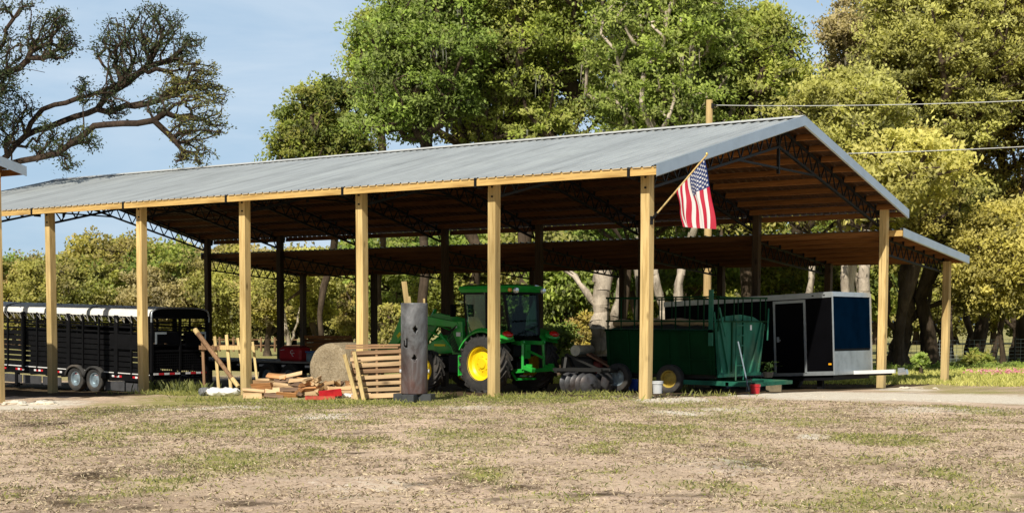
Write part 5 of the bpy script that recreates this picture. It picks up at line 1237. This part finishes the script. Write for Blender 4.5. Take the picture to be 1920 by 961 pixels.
def leaf_quads(centers, per, rad, llen, lwid, rg, flat=.62, tone=None, up=.35, zr=None):
    n = len(centers); 
    per_c = np.maximum(4, (per*(.25+rg.random(n)**1.5*1.9)).astype(int)); idx = np.repeat(np.arange(n), per_c); N_ = len(idx)
    cr_ = rad*(.5+1.0*rg.random(n)); u = rg.normal(0, 1, (N_, 3)); u /= np.linalg.norm(u, axis=1)[:, None]; rr = rg.random(N_)**.55
    off = u*(rr*cr_[idx])[:, None]; off[:, 2] *= flat; dv = rg.normal(0, 1, (n, 3)); dv[:, 2] = dv[:, 2]*.6-.25; dv /= np.linalg.norm(dv, axis=1)[:, None]; dd_ = dv[idx]; off = (off+dd_*(np.sum(off*dd_, axis=1)*1.15)[:, None])*.84; c = centers[idx]+off
    d = rg.normal(0, 1, (N_, 3))+u*.8; d[:, 2] += -.1; d /= np.linalg.norm(d, axis=1)[:, None]
    nrm = rg.normal(0, 1, (N_, 3)); nrm[:, 2] += up*2.4+off[:, 2]*.4; nrm[:, 1] -= up*2.6; nrm[:, 0] += up*.7; s = np.cross(d, nrm); s /= (np.linalg.norm(s, axis=1)[:, None]+1e-9)
    L_ = llen*(.6+.8*rg.random(N_))[:, None]; w = lwid*(.6+.8*rg.random(N_))[:, None]
    v = np.stack([c-d*L_/2, c-s*w/2, c+d*L_/2, c+s*w/2], 1)
    ct = rg.normal(.48, .16, n) if tone is None else tone; t = np.clip(ct[idx]+rg.normal(0, .12, N_)+.10*(off[:, 2]/(cr_[idx]*flat)), 0, 1)  # leaves higher in a clump tinted lighter, as if lit from above
    gcl = rg.random(n)[idx]*.75+rg.random(N_)*.25
    return v.reshape(-1, 3), np.stack([np.repeat(t, 4), np.repeat(gcl, 4), np.zeros(N_*4)], 1)
def crown_targets(rg, lobes, ncl, shell=.35):
    pts = []; tn = []
    if len(lobes) > 6:
        la = np.array(lobes); lo, hi = (la[:, :3]-la[:, 3:]).min(0), (la[:, :3]+la[:, 3:]).max(0); cc, hh = (lo+hi)/2, (hi-lo)/2; kf = int(ncl*.42); u = rg.normal(0, 1, (kf, 3)); u /= np.linalg.norm(u, axis=1)[:, None]
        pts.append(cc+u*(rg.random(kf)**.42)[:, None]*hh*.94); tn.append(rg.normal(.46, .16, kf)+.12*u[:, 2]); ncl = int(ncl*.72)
    tot = sum(l[3]*l[4]*l[5] for l in lobes)
    for (cx, cy, cz, rx, ry, rz) in lobes:
        k = max(3, int(ncl*(rx*ry*rz)/tot)); u = rg.normal(0, 1, (k, 3)); u /= np.linalg.norm(u, axis=1)[:, None]; u[:, 2] = np.where(u[:, 2] < -.55, -u[:, 2]*.7, u[:, 2])
        r = (shell+(1-shell)*rg.random(k))**.6; t0 = rg.normal(0, .13)
        pts.append(np.array([cx, cy, cz])+u*r[:, None]*np.array([rx, ry, rz])); tn.append(.46+t0+rg.normal(0, .09, k)+.16*u[:, 2])  # tone rises towards the lobe top, light from above put into the tint
    return np.concatenate(pts), np.clip(np.concatenate(tn), 0, 1)
def random_lobes(rg, H, Rr, zlow, n, asym=.35, size=.42):
    out = []; c = (H+zlow)/2; hz = (H-zlow)/2
    for i in range(n):
        u = rg.normal(0, 1, 3); u /= np.linalg.norm(u); q = rg.random()**.45*.68
        s = Rr*size*(.65+.7*rg.random()); x, y, z = u[0]*Rr*q, u[1]*Rr*q, c+u[2]*hz*q*1.05
        tap = 1-.30*max(0, (z-c)/hz)
        out.append((x*tap, y*tap, z, s, s, s*.62))
    return out
def make_tree(name, seed, H, Rr, zlow, trunk_r, fork, leaf, bark, ncl=260, per=150, crad=.75, ll=.17, lw=.085, lobes=None, nl=16, trunk=None, moss=0, shell=.35, size=.42, rt=.032, flat=.62):
    if crad < 1: ncl, per, crad = int(ncl*2.3), per*.62, crad*.70
    rg = np.random.default_rng(seed); lobes = lobes or random_lobes(rg, H, Rr, zlow, nl, size=size)
    tg, tn = crown_targets(rg, lobes, ncl, shell)
    if trunk is None:
        lean = rg.normal(0, .06, 2); trunk = [(lean[0]*z+.10*math.sin(z*1.3+seed), lean[1]*z+.08*math.cos(z*1.1+seed)-.08, z) for z in np.linspace(-.2, fork, max(4, int(fork/.6)))]
    nodes, par, tips = skeleton(trunk, [0]+list(range(len(trunk)-1)), tg, rg, start=len(trunk)-1-(len(trunk) > 6))
    rr = limb_radii(nodes, par, tips, rt, rmax=trunk_r)
    k = len(trunk)
    for i in range(k): f = i/(k-1); rr[i] = trunk_r*(1.0-.30*f)+trunk_r*.55*max(0, 1-nodes[i][2]/.7) if nodes[i][2] < .7 else trunk_r*(1-.30*f)
    wv, wf = limb_mesh(nodes, par, rr)
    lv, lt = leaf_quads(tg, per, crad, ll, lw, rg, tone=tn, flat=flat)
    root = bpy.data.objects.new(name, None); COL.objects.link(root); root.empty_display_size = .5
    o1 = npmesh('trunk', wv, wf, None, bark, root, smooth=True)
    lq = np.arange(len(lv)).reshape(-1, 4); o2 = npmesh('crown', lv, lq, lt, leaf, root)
    if moss:
        i = rg.choice(len(nodes)-k, moss)+k; c = nodes[i]; v = []; 
        for p in c:
            for _ in range(5):
                L_ = rg.uniform(.3, .9); x = rg.normal(0, .12, 2); a = rg.random()*6.28; w = .03; v += [(p[0]+x[0]-w*math.cos(a), p[1]+x[1]-w*math.sin(a), p[2]), (p[0]+x[0]+w*math.cos(a), p[1]+x[1]+w*math.sin(a), p[2]), (p[0]+x[0]*1.2, p[1]+x[1]*1.2, p[2]-L_), (p[0]+x[0]*1.1-w, p[1]+x[1], p[2]-L_*.5)]
        v = np.array(v); tag(npmesh('hanging_moss', v, np.arange(len(v)).reshape(-1, 4), np.full((len(v), 3), .5), MOSS, root), kind='stuff')
    return root
def place(root, px, d, rz=0, sc=1.0, label=None, group=None, cat='tree', dz=0):
    p = at(px, 640, d); root.location = (p.x, p.y, gz(p.x, p.y)+dz-.05); root.rotation_euler = (0, 0, rz); root.scale = (sc, sc, sc); tag(root, label, cat, group); return root
# --- oaks behind the roof, green
def tree_at(px, d, top_px, half_px, leaf, bark, seed, label, zlow=2.2, trunk_r=.34, fork=2.6, ncl=300, per=150, bottom=None, **k):
    z0 = gz(*at(px, 640, d).xy); H = 1.49+(600-top_px)*d/2720-z0; Rr = half_px*d/2720
    if bottom is not None: zlow = max(.25, 1.49+(600-bottom)*d/2720-z0)
    t = make_tree('oak_tree', seed, H, Rr, zlow, trunk_r, min(fork, H*.45), leaf, bark, ncl=ncl, per=per, **k)
    return place(t, px, d, 0, 1, label)
tree_at(603, 66, 105, 118, LDGREEN, BARK, 101, 'dark green oak, first tree right of the open sky above the roof', bottom=520, ncl=300, per=160, trunk_r=.17)
tree_at(800, 57, -130, 150, LGREEN, BARK, 102, 'tall green oak with dark leaning limbs above the middle of the roof', bottom=340, ncl=380, per=125, nl=20, moss=60, trunk_r=.24, fork=5.5)
tree_at(985, 60, -260, 190, LGREEN, BARK, 103, 'tall green oak above the roof, left of the utility pole', bottom=430, ncl=500, per=130, nl=26, moss=60, fork=5)
tree_at(1210, 55, -260, 185, LGREEN, BARKP, 104, 'tall bright green oak right behind the top of the utility pole', bottom=430, ncl=500, per=130, nl=26, moss=50, fork=4.5)
tree_at(1395, 57, -110, 125, LGREEN, BARK, 105, 'green oak above the roof ridge, just left of the sky gap', bottom=420, ncl=330, per=140, nl=16, moss=30, fork=5)
tree_at(900, 72, -60, 190, LOLIVE, BARK, 107, 'olive oak glimpsed through the tall green ones above the roof', bottom=330, ncl=260, per=110, nl=16, fork=6)
tree_at(1300, 74, -60, 170, LOLIVE, BARK, 108, 'deeper olive oak left of the sky gap', bottom=330, ncl=260, per=110, nl=16, fork=6)
tree_at(712, 72, -10, 62, LGREEN, BARK, 106, 'slim olive topped oak between the first dark oak and the tall leaning one', bottom=260, ncl=140, per=110, fork=6, trunk_r=.2)
# --- yellow green oaks on the right
tree_at(1612, 66, -60, 100, LBROWN, BARKP, 111, 'thin khaki crowned oak with bare grey limbs next to the sky gap', bottom=220, ncl=190, per=85, nl=12, moss=60, fork=6.5, trunk_r=.26)
tree_at(1572, 53, 78, 120, LYELL, BARKP, 112, 'yellow green oak directly behind the gable peak', bottom=430, ncl=340, per=140, nl=18, fork=3.4, size=.46)
tree_at(1745, 60, -160, 175, LYELL, BARK, 113, 'big yellow green oak behind the right slope of the gable', bottom=400, ncl=520, per=140, nl=26, fork=3.0, size=.44, trunk_r=.36)
tree_at(1925, 62, -260, 180, LYELL, BARK, 114, 'tall golden oak at the right edge of the picture', bottom=330, ncl=520, per=140, nl=26, fork=3.0, trunk_r=.36)
tree_at(1880, 58, 330, 125, LYELL, BARK, 115, 'low golden oak bough mass hanging near the ground at the right', bottom=610, ncl=420, per=150, nl=26, fork=1.6, trunk_r=.13, size=.34)
tree_at(1690, 57, 190, 95, LYELL, BARK, 116, 'olive oak tucked behind the lower end of the gable roof', bottom=480, ncl=240, per=140, nl=16, fork=2.2, trunk_r=.24)
tree_at(2090, 62, -160, 170, LYELL, BARK, 117, 'golden oak mostly beyond the right edge', bottom=520, ncl=260, per=120, nl=14, fork=2.2)
tree_at(1830, 66, -60, 190, LOLIVE, BARK, 118, 'olive oak deep behind the golden ones', bottom=520, ncl=340, per=125, nl=20, fork=3)
tree_at(1500, 74, 60, 95, LOLIVE, BARK, 119, 'far olive oak filling the foot of the sky gap', bottom=480, ncl=200, per=120, nl=12, fork=3)
# --- lower foliage and bushes seen under the roof
low = [(505, 96, 455, 85, LOLIVE, 'olive oak standing in the field behind the third front post'), (590, 84, 430, 62, LYELL, 'yellow green oak behind the red box'), (655, 90, 440, 50, LOLIVE, 'olive oak behind the round bale'),
       (745, 78, 420, 75, LGREEN, 'bright green oak low behind the steel pipe'), (840, 72, 410, 70, LGREEN, 'green oak low behind the tractor cab'), (930, 74, 420, 60, LOLIVE, 'olive oak low behind the tractor'),
       (1055, 57, 440, 62, LGREEN, 'glossy green shrubby oak between tractor and pale trunk'), (1190, 66, 410, 70, LDGREEN, 'dark oak low behind the pale trunk'), (1320, 62, 420, 80, LDGREEN, 'dark oak low behind the green wagon'),
       (1440, 64, 420, 80, LDGREEN, 'dark oak low behind the black trailer door'), (1560, 68, 430, 85, LDGREEN, 'dark oak low behind the trailer nose')]
for i, (px, d, tp, hp, lf, lab) in enumerate(low):
    dk = px > 1150; tree_at(px, d, tp, hp, lf, BARK, 130+i, lab, bottom=645 if not dk else 560, ncl=120, per=120, nl=10, fork=1.3 if not dk else 2.6, trunk_r=.22, ll=.24, lw=.12, crad=.85)
def shrub_at(px, d, top, half, leaf, seed, label, ncl=60, cr=.5):
    z0 = gz(*at(px, 640, d).xy); H = 1.49+(600-top)*d/2720-z0; Rr = half*d/2720
    t = make_tree('bush', seed, H, Rr, .15, .07, .5, leaf, BARK, ncl=ncl, per=110, nl=8, ll=.16, lw=.08, crad=cr); place(t, px, d, 0, 1, label, cat='bush')
shrub_at(730, 64, 560, 45, LOLIVE, 161, 'olive bush behind the steel pipe'); shrub_at(1040, 54, 590, 40, LDGREEN, 162, 'dark bush to the right of the tractor'); shrub_at(1100, 56, 560, 38, LOLIVE, 163, 'khaki bush at the foot of the pale trunk')
shrub_at(1838, 58, 662, 34, LDGREEN, 164, 'dark low bush behind the pink flowers', 40, .35); shrub_at(1725, 50, 640, 9, LGREEN, 165, 'thin sapling between the two right hand posts', 14, .18)
# --- big trunks under the canopy
def trunk_tree(px, d, path, r, bark, label, forks=(), seed=1, width=None):
    """path and forks in local metres (x to the right of the picture, z up)"""
    c = at(px, 640, d); z0 = gz(c.x, c.y)-.1; rt_ = Vector((CR.x, CR.y, 0)).normalized(); rg = np.random.default_rng(seed)
    root = thing('oak_tree', label, 'tree', (c.x, c.y, z0)); nodes = []; par = []; rad = []
    def addpath(pth, r0, r1, start=None):
        prev = start; sub = []
        for i in range(len(pth)-1):
            a, b = np.array(pth[i]), np.array(pth[i+1])
            for k in range(4): sub.append(a+(b-a)*k/4)
        sub.append(np.array(pth[-1])); n = len(sub)
        for i, (x, y, z) in enumerate(sub):
            if start is not None and i == 0: continue
            nodes.append((rt_.x*x-rt_.y*y+rg.normal(0, .03), rt_.y*x+rt_.x*y+rg.normal(0, .03), z)); par.append(prev if prev is not None else 0)
            rr = r0+(r1-r0)*i/(n-1); rad.append(rr*(1+.12*math.sin(i*2.1+seed))+(r0*.55*max(0, 1-z/.8) if start is None else 0)); prev = len(nodes)-1
    addpath(path, r, r*.72); first_n = len(nodes)
    for (zi, pth, r0, r1) in forks: i = min(range(first_n), key=lambda j: abs(nodes[j][2]-zi)); addpath(pth, r0, r1, i)
    # twigs and canopy
    ends = [np.array(nodes[-1])]+[np.array(nodes[first_n-1])]
    rad = [q*.72 for q in rad]; V_, F_ = limb_mesh(np.array(nodes), np.array(par), np.array(rad), 9)
    # welded look: knobbly displacement
    V_ = V_+np.stack([(fbm(V_[:, 1]*2.3+V_[:, 2]*2, V_[:, 0]*2+V_[:, 2], 5, 3)-.5)*r*.5, (fbm(V_[:, 0]*2.1, V_[:, 2]*2.4, 8, 3)-.5)*r*.5, 0*V_[:, 0]], 1)
    npmesh('trunk', V_, F_, None, bark, root, smooth=True); return root, nodes
def canopy(root, nodes, seed, lf, tgs, ncl=120, per=120, crad=.7):
    rg = np.random.default_rng(seed); tg, tn = crown_targets(rg, tgs, ncl); n0 = len(nodes)
    N2, P2, T2 = skeleton(nodes, [max(0, i-1) for i in range(n0)], tg, rg, start=max(1, n0//2)); rr = limb_radii(N2, P2, T2, .028, rmax=.13)
    keep = np.arange(len(N2)) >= n0; vs, fs = limb_mesh(np.concatenate([N2[:1], N2[1:]]), P2, np.where(keep, rr, .02)); npmesh('branches', vs, fs, None, BARK, root, smooth=True)
    lv, lt = leaf_quads(tg, per, crad, .2, .1, rg, tone=tn); npmesh('crown', lv, np.arange(len(lv)).reshape(-1, 4), lt, lf, root)
r_, n_ = trunk_tree(1128, 53, [(0, 0, 0), (.03, 0, 1.0), (-.05, 0, 2.0), (.0, .1, 3.0), (.10, .2, 4.5)], .56, BARKP, 'gnarly pale trunked oak seen between the tractor and the green wagon', [(1.4, [(0, 0, 1.4), (.5, 0, 2.2), (.62, 0, 3.2), (.9, .3, 5)], .26, .16), (2.4, [(0, 0, 2.4), (-.7, .2, 3.6), (-1.8, .4, 4.6)], .2, .1)], 3)
canopy(r_, n_, 31, LGREEN, [(.5, 3, 8, 2.6, 2.6, 1.6), (-1.5, 2.5, 7, 2.2, 2.2, 1.4)])
r_, n_ = trunk_tree(1256, 52, [(0, 0, 0), (.0, 0, 1.0), (-.02, 0, 1.9)], .42, BARKP, 'pale oak forking into two trunks behind the green wagon railings', [(1.8, [(0, 0, 1.8), (-.33, 0, 2.8), (-.6, 0, 4.2), (-1.0, .2, 5.6)], .27, .18), (1.8, [(0, 0, 1.8), (.28, 0, 2.7), (.40, .1, 4.2), (.9, .2, 5.6)], .25, .17)], 4)
canopy(r_, n_, 32, LGREEN, [(0, 4, 8, 2.6, 2.6, 1.6), (1.5, 3.5, 7, 2.2, 2.2, 1.4)])
for i, (px, d, r0, bk, lab, pth, fk) in enumerate([
    (1592, 50, .24, BARKP, 'slender grey trunked oak just above the black trailer nose', [(0, 0, 0), (-.1, 0, 1.5), (-.15, 0, 3), (-.3, 0, 5)], []),
    (1614, 49, .33, BARKP, 'stout grey trunked oak just left of the tall gable post', [(0, 0, 0), (.0, 0, 1.5), (.08, 0, 3), (.1, 0, 5)], []),
    (1500, 52, .2, BARKP, 'pale leaning trunk above the black trailer', [(-1, 0, 0), (-.3, 0, 1.5), (.3, 0, 3), (.5, 0, 5)], []),
    (1688, 60, .60, BARK, 'massive dark oak with a low arching limb right of the gable post', [(0, 0, 0), (.0, 0, 1.0), (.15, 0, 1.9), (.3, 0, 3.2), (.2, .2, 5)], [(1.5, [(0, 0, 1.5), (.8, 0, 2.5), (1.7, .1, 2.9), (3.0, .2, 2.7), (4.2, .3, 3.2)], .2, .08), (1.2, [(0, 0, 1.2), (-.6, 0, 2.3), (-.5, 0, 3.6), (-.9, 0, 5)], .22, .12), (2.2, [(0, 0, 2.2), (1.0, 0, 3.4), (2.4, 0, 4.0), (3.4, 0, 4.9)], .17, .07)]),
    (1762, 68, .22, BARK, 'dark oak trunk midway between the two right hand posts', [(0, 0, 0), (.1, 0, 1.5), (.3, 0, 3), (.2, 0, 5)], [(1.5, [(0, 0, 1.5), (-.6, 0, 2.5), (-1.0, 0, 4)], .12, .06)]),
    (1733, 64, .16, BARK, 'thin dark oak trunk beside the wire fence', [(0, 0, 0), (-.1, 0, 1.5), (.2, 0, 3), (.3, 0, 5)], []),
    (1815, 69, .24, BARK, 'brown oak trunk right of the outer lean-to post', [(0, 0, 0), (.1, 0, 1.5), (-.2, 0, 3), (-.4, 0, 5)], [(1.0, [(0, 0, 1.0), (.6, 0, 2.2), (1.2, 0, 3.6)], .14, .07)]),
    (1862, 66, .20, BARK, 'leaning brown oak trunk under the golden boughs', [(0, 0, 0), (.3, 0, 1.5), (.5, 0, 3), (.3, 0, 5)], []),
    (1905, 66, .36, BARK, 'thick dark oak trunk at the right edge', [(0, 0, 0), (.05, 0, 1.5), (-.1, 0, 3), (-.3, 0, 5)], [(1.6, [(0, 0, 1.6), (-.8, 0, 2.4), (-1.6, 0, 3.4)], .15, .07)]),
    (1838, 80, .16, BARK, 'distant thin trunk under the golden boughs', [(0, 0, 0), (.05, 0, 2), (-.1, 0, 5)], []),
    (1785, 84, .16, BARK, 'distant thin trunk right beside the lean-to post', [(0, 0, 0), (-.1, 0, 2), (.1, 0, 5)], []),
    (1345, 54, .18, BARK, 'dark thin trunk behind the right end of the wagon', [(0, 0, 0), (.2, 0, 2), (.1, 0, 5)], []),
    (1165, 56, .2, BARK, 'dark trunk between pale trunk and flag post', [(0, 0, 0), (.1, 0, 2), (.3, 0, 5)], []),
    (540, 80, .22, BARKP, 'grey trunk in the field behind the flatbed trailer', [(0, 0, 0), (.0, 0, 1.2), (-.2, 0, 2.6), (-.5, 0, 4)], [(1.0, [(0, 0, 1.0), (.5, 0, 2.0), (.7, 0, 3.2)], .12, .06)])]):
    r_, n_ = trunk_tree(px, d, pth, r0, bk, lab, fk, 40+i)
    canopy(r_, n_, 60+i, LYELL if px > 1450 else LOLIVE if px < 600 else LDGREEN, [(0, .5, 6.2, 2.4, 2.4, 1.3), (1.2, 1, 7.2, 2, 2, 1.3)] if px not in (540,) else [(0, 0, 4.5, 2.4, 2.4, 1.3)], ncl=70, per=110)
# --- distant tree line: three crowns copied
dist = []
for i, (lf, H, Rr) in enumerate(((LOLIVE, 11.5, 6.2), (LBROWN, 10.5, 5.6), (LDGREEN, 11, 6.0), (LOLIVE, 9, 5.4))):
    t = make_tree('oak_tree', 200+i, H, Rr, .6, .35, 2.0, lf, BARK, ncl=150, per=150, nl=16, ll=.42, lw=.24, crad=1.25, size=.5, flat=.7, shell=.55); dist.append(t)
far = [(-70, 148, .9), (-20, 150, .82), (25, 146, .72), (70, 150, .92), (120, 147, 1.0), (165, 153, 1.04), (215, 149, 1.12), (262, 152, 1.08), (305, 146, 1.05), (350, 150, 1.10), (400, 154, 1.05), (450, 148, 1.0), (500, 152, 1.05), (550, 156, 1.0), (600, 150, 1.0),
       (45, 165, 1.0), (140, 168, 1.05), (240, 166, 1.2), (330, 168, 1.2), (430, 166, 1.2), (520, 170, 1.1), (650, 150, 1.0), (700, 148, 1.0), (760, 152, 1), (95, 141, .82), (195, 143, .88), (292, 140, .8), (388, 142, .9), (480, 139, .85)]
used = set(); r_ = random.Random(8)
for i, (px, d, sc) in enumerate(far):
    k = [0, 2, 1, 0, 3, 1, 0][i % 7]; t = dist[k]
    if k in used: t = copy_tree(t)
    used.add(k); place(t, px, d, r_.uniform(0, 6.28), sc*.97, 'distant oak in the tree line across the left field', 'oaks in the far tree line')
for i in range(13):   # the wood that closes the view behind the big oaks
    k = [2, 0, 2, 3][i % 4]; t = copy_tree(dist[k]); place(t, 800+i*62, 104+6*(i % 3), r_.uniform(0, 6.28), 1.0, 'dim oak in the wood far behind the barn', 'oaks in the wood behind the barn') if 800+i*62 < 1600 else place(t, 800+i*62+60, 150+6*(i % 3), r_.uniform(0, 6.28), 1.15, 'pale distant oak beyond the right hand meadow', 'oaks beyond the right hand meadow')
for i in range(6): t = copy_tree(dist[[0, 3][i % 2]]); place(t, 1640+i*75, 158, r_.uniform(0, 6.28), 1.1, 'pale distant oak beyond the right hand meadow', 'oaks beyond the right hand meadow')
# --- near oak limbs entering from the left
D0 = 46.0; DS = D0/35
def lp(px, py, dd=0): return np.array(at(px, py, D0+dd))
base = at(-330, 640, D0); base.z = gz(base.x, base.y)-.2
trunkp = [np.array(base), lp(-325, 600), lp(-300, 520), lp(-255, 450)]
nodes = []; par = []
def addl(pts, start):
    prev = start; ids = []
    for i in range(len(pts)-1 if start is not None else len(pts)):
        a = pts[i] if start is None else pts[i]; 
        if start is None:
            nodes.append(pts[i]); par.append(prev if prev is not None else 0); prev = len(nodes)-1; ids.append(prev); continue
        b = pts[i+1]; k = max(1, int(np.linalg.norm(b-a)/.35))
        for j in range(1, k+1):
            nodes.append(a+(b-a)*j/k+np.random.default_rng(len(nodes)).normal(0, .025, 3)); par.append(prev); prev = len(nodes)-1; ids.append(prev)
    return ids
T0 = addl(trunkp, None); e = T0[-1]
M_ = addl([nodes[e], lp(-160, 400), lp(-70, 340), lp(-10, 312)], e); f = M_[-1]
L1 = addl([nodes[f], lp(12, 292), lp(47, 255, .3), lp(84, 238, .6), lp(120, 226, .8), lp(182, 204, 1), lp(208, 180, 1.2), lp(233, 160, 1.3), lp(277, 124, 1.5)], f)
L1a = addl([nodes[L1[-1]], lp(292, 91, 1.6), lp(306, 69, 1.8)], L1[-1]); L1b = addl([nodes[L1[-1]], lp(325, 112, 1.3), lp(350, 88, 1.1)], L1[-1])
f2 = M_[-3]
L2 = addl([nodes[f2], lp(-20, 318, -.3), lp(40, 302, -.6), lp(75, 295, -.8), lp(109, 288, -.9), lp(135, 270, -1), lp(175, 237, -1.2), lp(230, 231, -1.4), lp(288, 226, -1.5)], f2)
L2a = addl([nodes[L2[-1]], lp(328, 197, -1.5), lp(350, 190, -1.4)], L2[-1]); L2b = addl([nodes[L2[-1]], lp(317, 251, -1.6), lp(345, 285, -1.7)], L2[-1])
i = min(L1, key=lambda j: np.linalg.norm(nodes[j]-lp(47, 255, .3))); L3 = addl([nodes[i], lp(60, 232, 0), lp(80, 208, -.2), lp(124, 190, -.3), lp(150, 185, -.3), lp(171, 182, -.4)], i)
i = M_[-4] if len(M_) > 3 else M_[0]; L4 = addl([nodes[i], lp(-60, 230, -1), lp(-20, 150, -1), lp(36, 128, -1), lp(84, 135, -1)], i)
cl = [(284, 47, 42, 1.6), (219, 62, 30, 1.4), (255, 102, 42, 1.4), (226, 139, 26, 1.2), (328, 91, 34, 1.3), (365, 80, 20, 1.1), (346, 139, 34, 1.1), (383, 146, 34, 1), (408, 175, 22, 1), (328, 170, 26, .5), (292, 195, 22, -1.2), (365, 211, 36, -1.3), (401, 233, 24, -1.3), (346, 245, 28, -1.5), (372, 284, 26, -1.7), (335, 300, 12, -1.7), (197, 91, 24, 1.3), (204, 175, 20, .5), (219, 205, 22, .8), (91, 73, 48, -1), (109, 33, 20, -1), (128, 80, 22, -1), (10, 100, 46, -1), (5, 150, 34, -1), (44, 197, 22, -.2), (91, 262, 34, -.8), (146, 255, 24, -1), (171, 270, 18, -1.1), (128, 302, 18, -1), (8, 240, 36, -.3), (50, 8, 16, -1), (7, 18, 16, -1), (168, 178, 20, -.4), (150, 160, 14, -.4), (-40, 200, 60, -1), (-80, 120, 70, -1), (-110, 300, 60, 0), (330, 40, 16, 1.6)]
rg = np.random.default_rng(77); tg = []; tn = []
for (px, py, r, dd) in cl:
    k = int(4+r*r/15)
    for _ in range(k):
        a = rg.random()*6.28; q = rg.random()**.5*r; tg.append(lp(px+q*math.cos(a), py+q*math.sin(a), dd+rg.normal(0, .5))); tn.append(.35+(.35 if px > 320 and py > 120 else 0)+rg.normal(0, .12))  # tufts at the lower right tinted lighter, yellow sunlight put into the colour
tg = np.array(tg); tn = np.clip(np.array(tn), 0, 1)
N2, P2, T2 = skeleton(nodes, par, tg, rg, step=.24, wander=.42, pen=.30, droop=.03, start=4)
rr = limb_radii(N2, P2, T2, .0085*DS, power=2.15, rmax=.10)
for k_ in range(4): rr[k_] = (.55, .45, .38, .26)[k_]
root = thing('oak_tree', 'near oak whose bare dark limbs reach in over the left part of the roof', 'tree', (0, 0, 0))
vs, fs = limb_mesh(N2, P2, rr); npmesh('trunk', vs, fs, None, BARKL, root, smooth=True)
lv, lt = leaf_quads(tg, 13, .16*DS, .072*DS, .030*DS, rg, flat=.8, tone=tn, up=.1); npmesh('crown', lv, np.arange(len(lv)).reshape(-1, 4), lt, LSIL, root)
# --- pink flowers in the right hand verge
a_ = on_z(1885, 700, -.2); n = 200; dx = rg.uniform(-1.2, 3.5, n); dy = rg.normal(0, .45, n); fx = a_.x+CR.x*dx-CR.y*dy; fy = a_.y+CR.y*dx+CR.x*dy; c = np.stack([fx, fy, gh(fx, fy)+rg.uniform(.08, .22, n)], 1)
lv, lt = leaf_quads(c, 5, .05, .06, .05, rg); o = npmesh('flowers', lv, np.arange(len(lv)).reshape(-1, 4), lt, FLOWM); tag(o, 'band of small pink flowers in the green verge at the right', 'flowers', kind='stuff')
nn = 1500; dx = rg.uniform(-7, 12, nn); dy = rg.normal(0, 1.6, nn); a_ = on_z(1800, 683, -.2); fx = a_.x+CR.x*dx-CR.y*dy; fy = a_.y+CR.y*dx+CR.x*dy; c = np.stack([fx, fy, gh(fx, fy)+rg.uniform(.02, .22, nn)], 1)
lv, lt = leaf_quads(c, 16, .16, .12, .045, rg); o = npmesh('verge_weeds', lv, np.arange(len(lv)).reshape(-1, 4), lt, LGREEN); tag(o, 'leafy green weeds in the verge in front of the wire fence', 'weeds', kind='stuff')
scene.cycles.max_bounces = 8; scene.cycles.transparent_max_bounces = 16
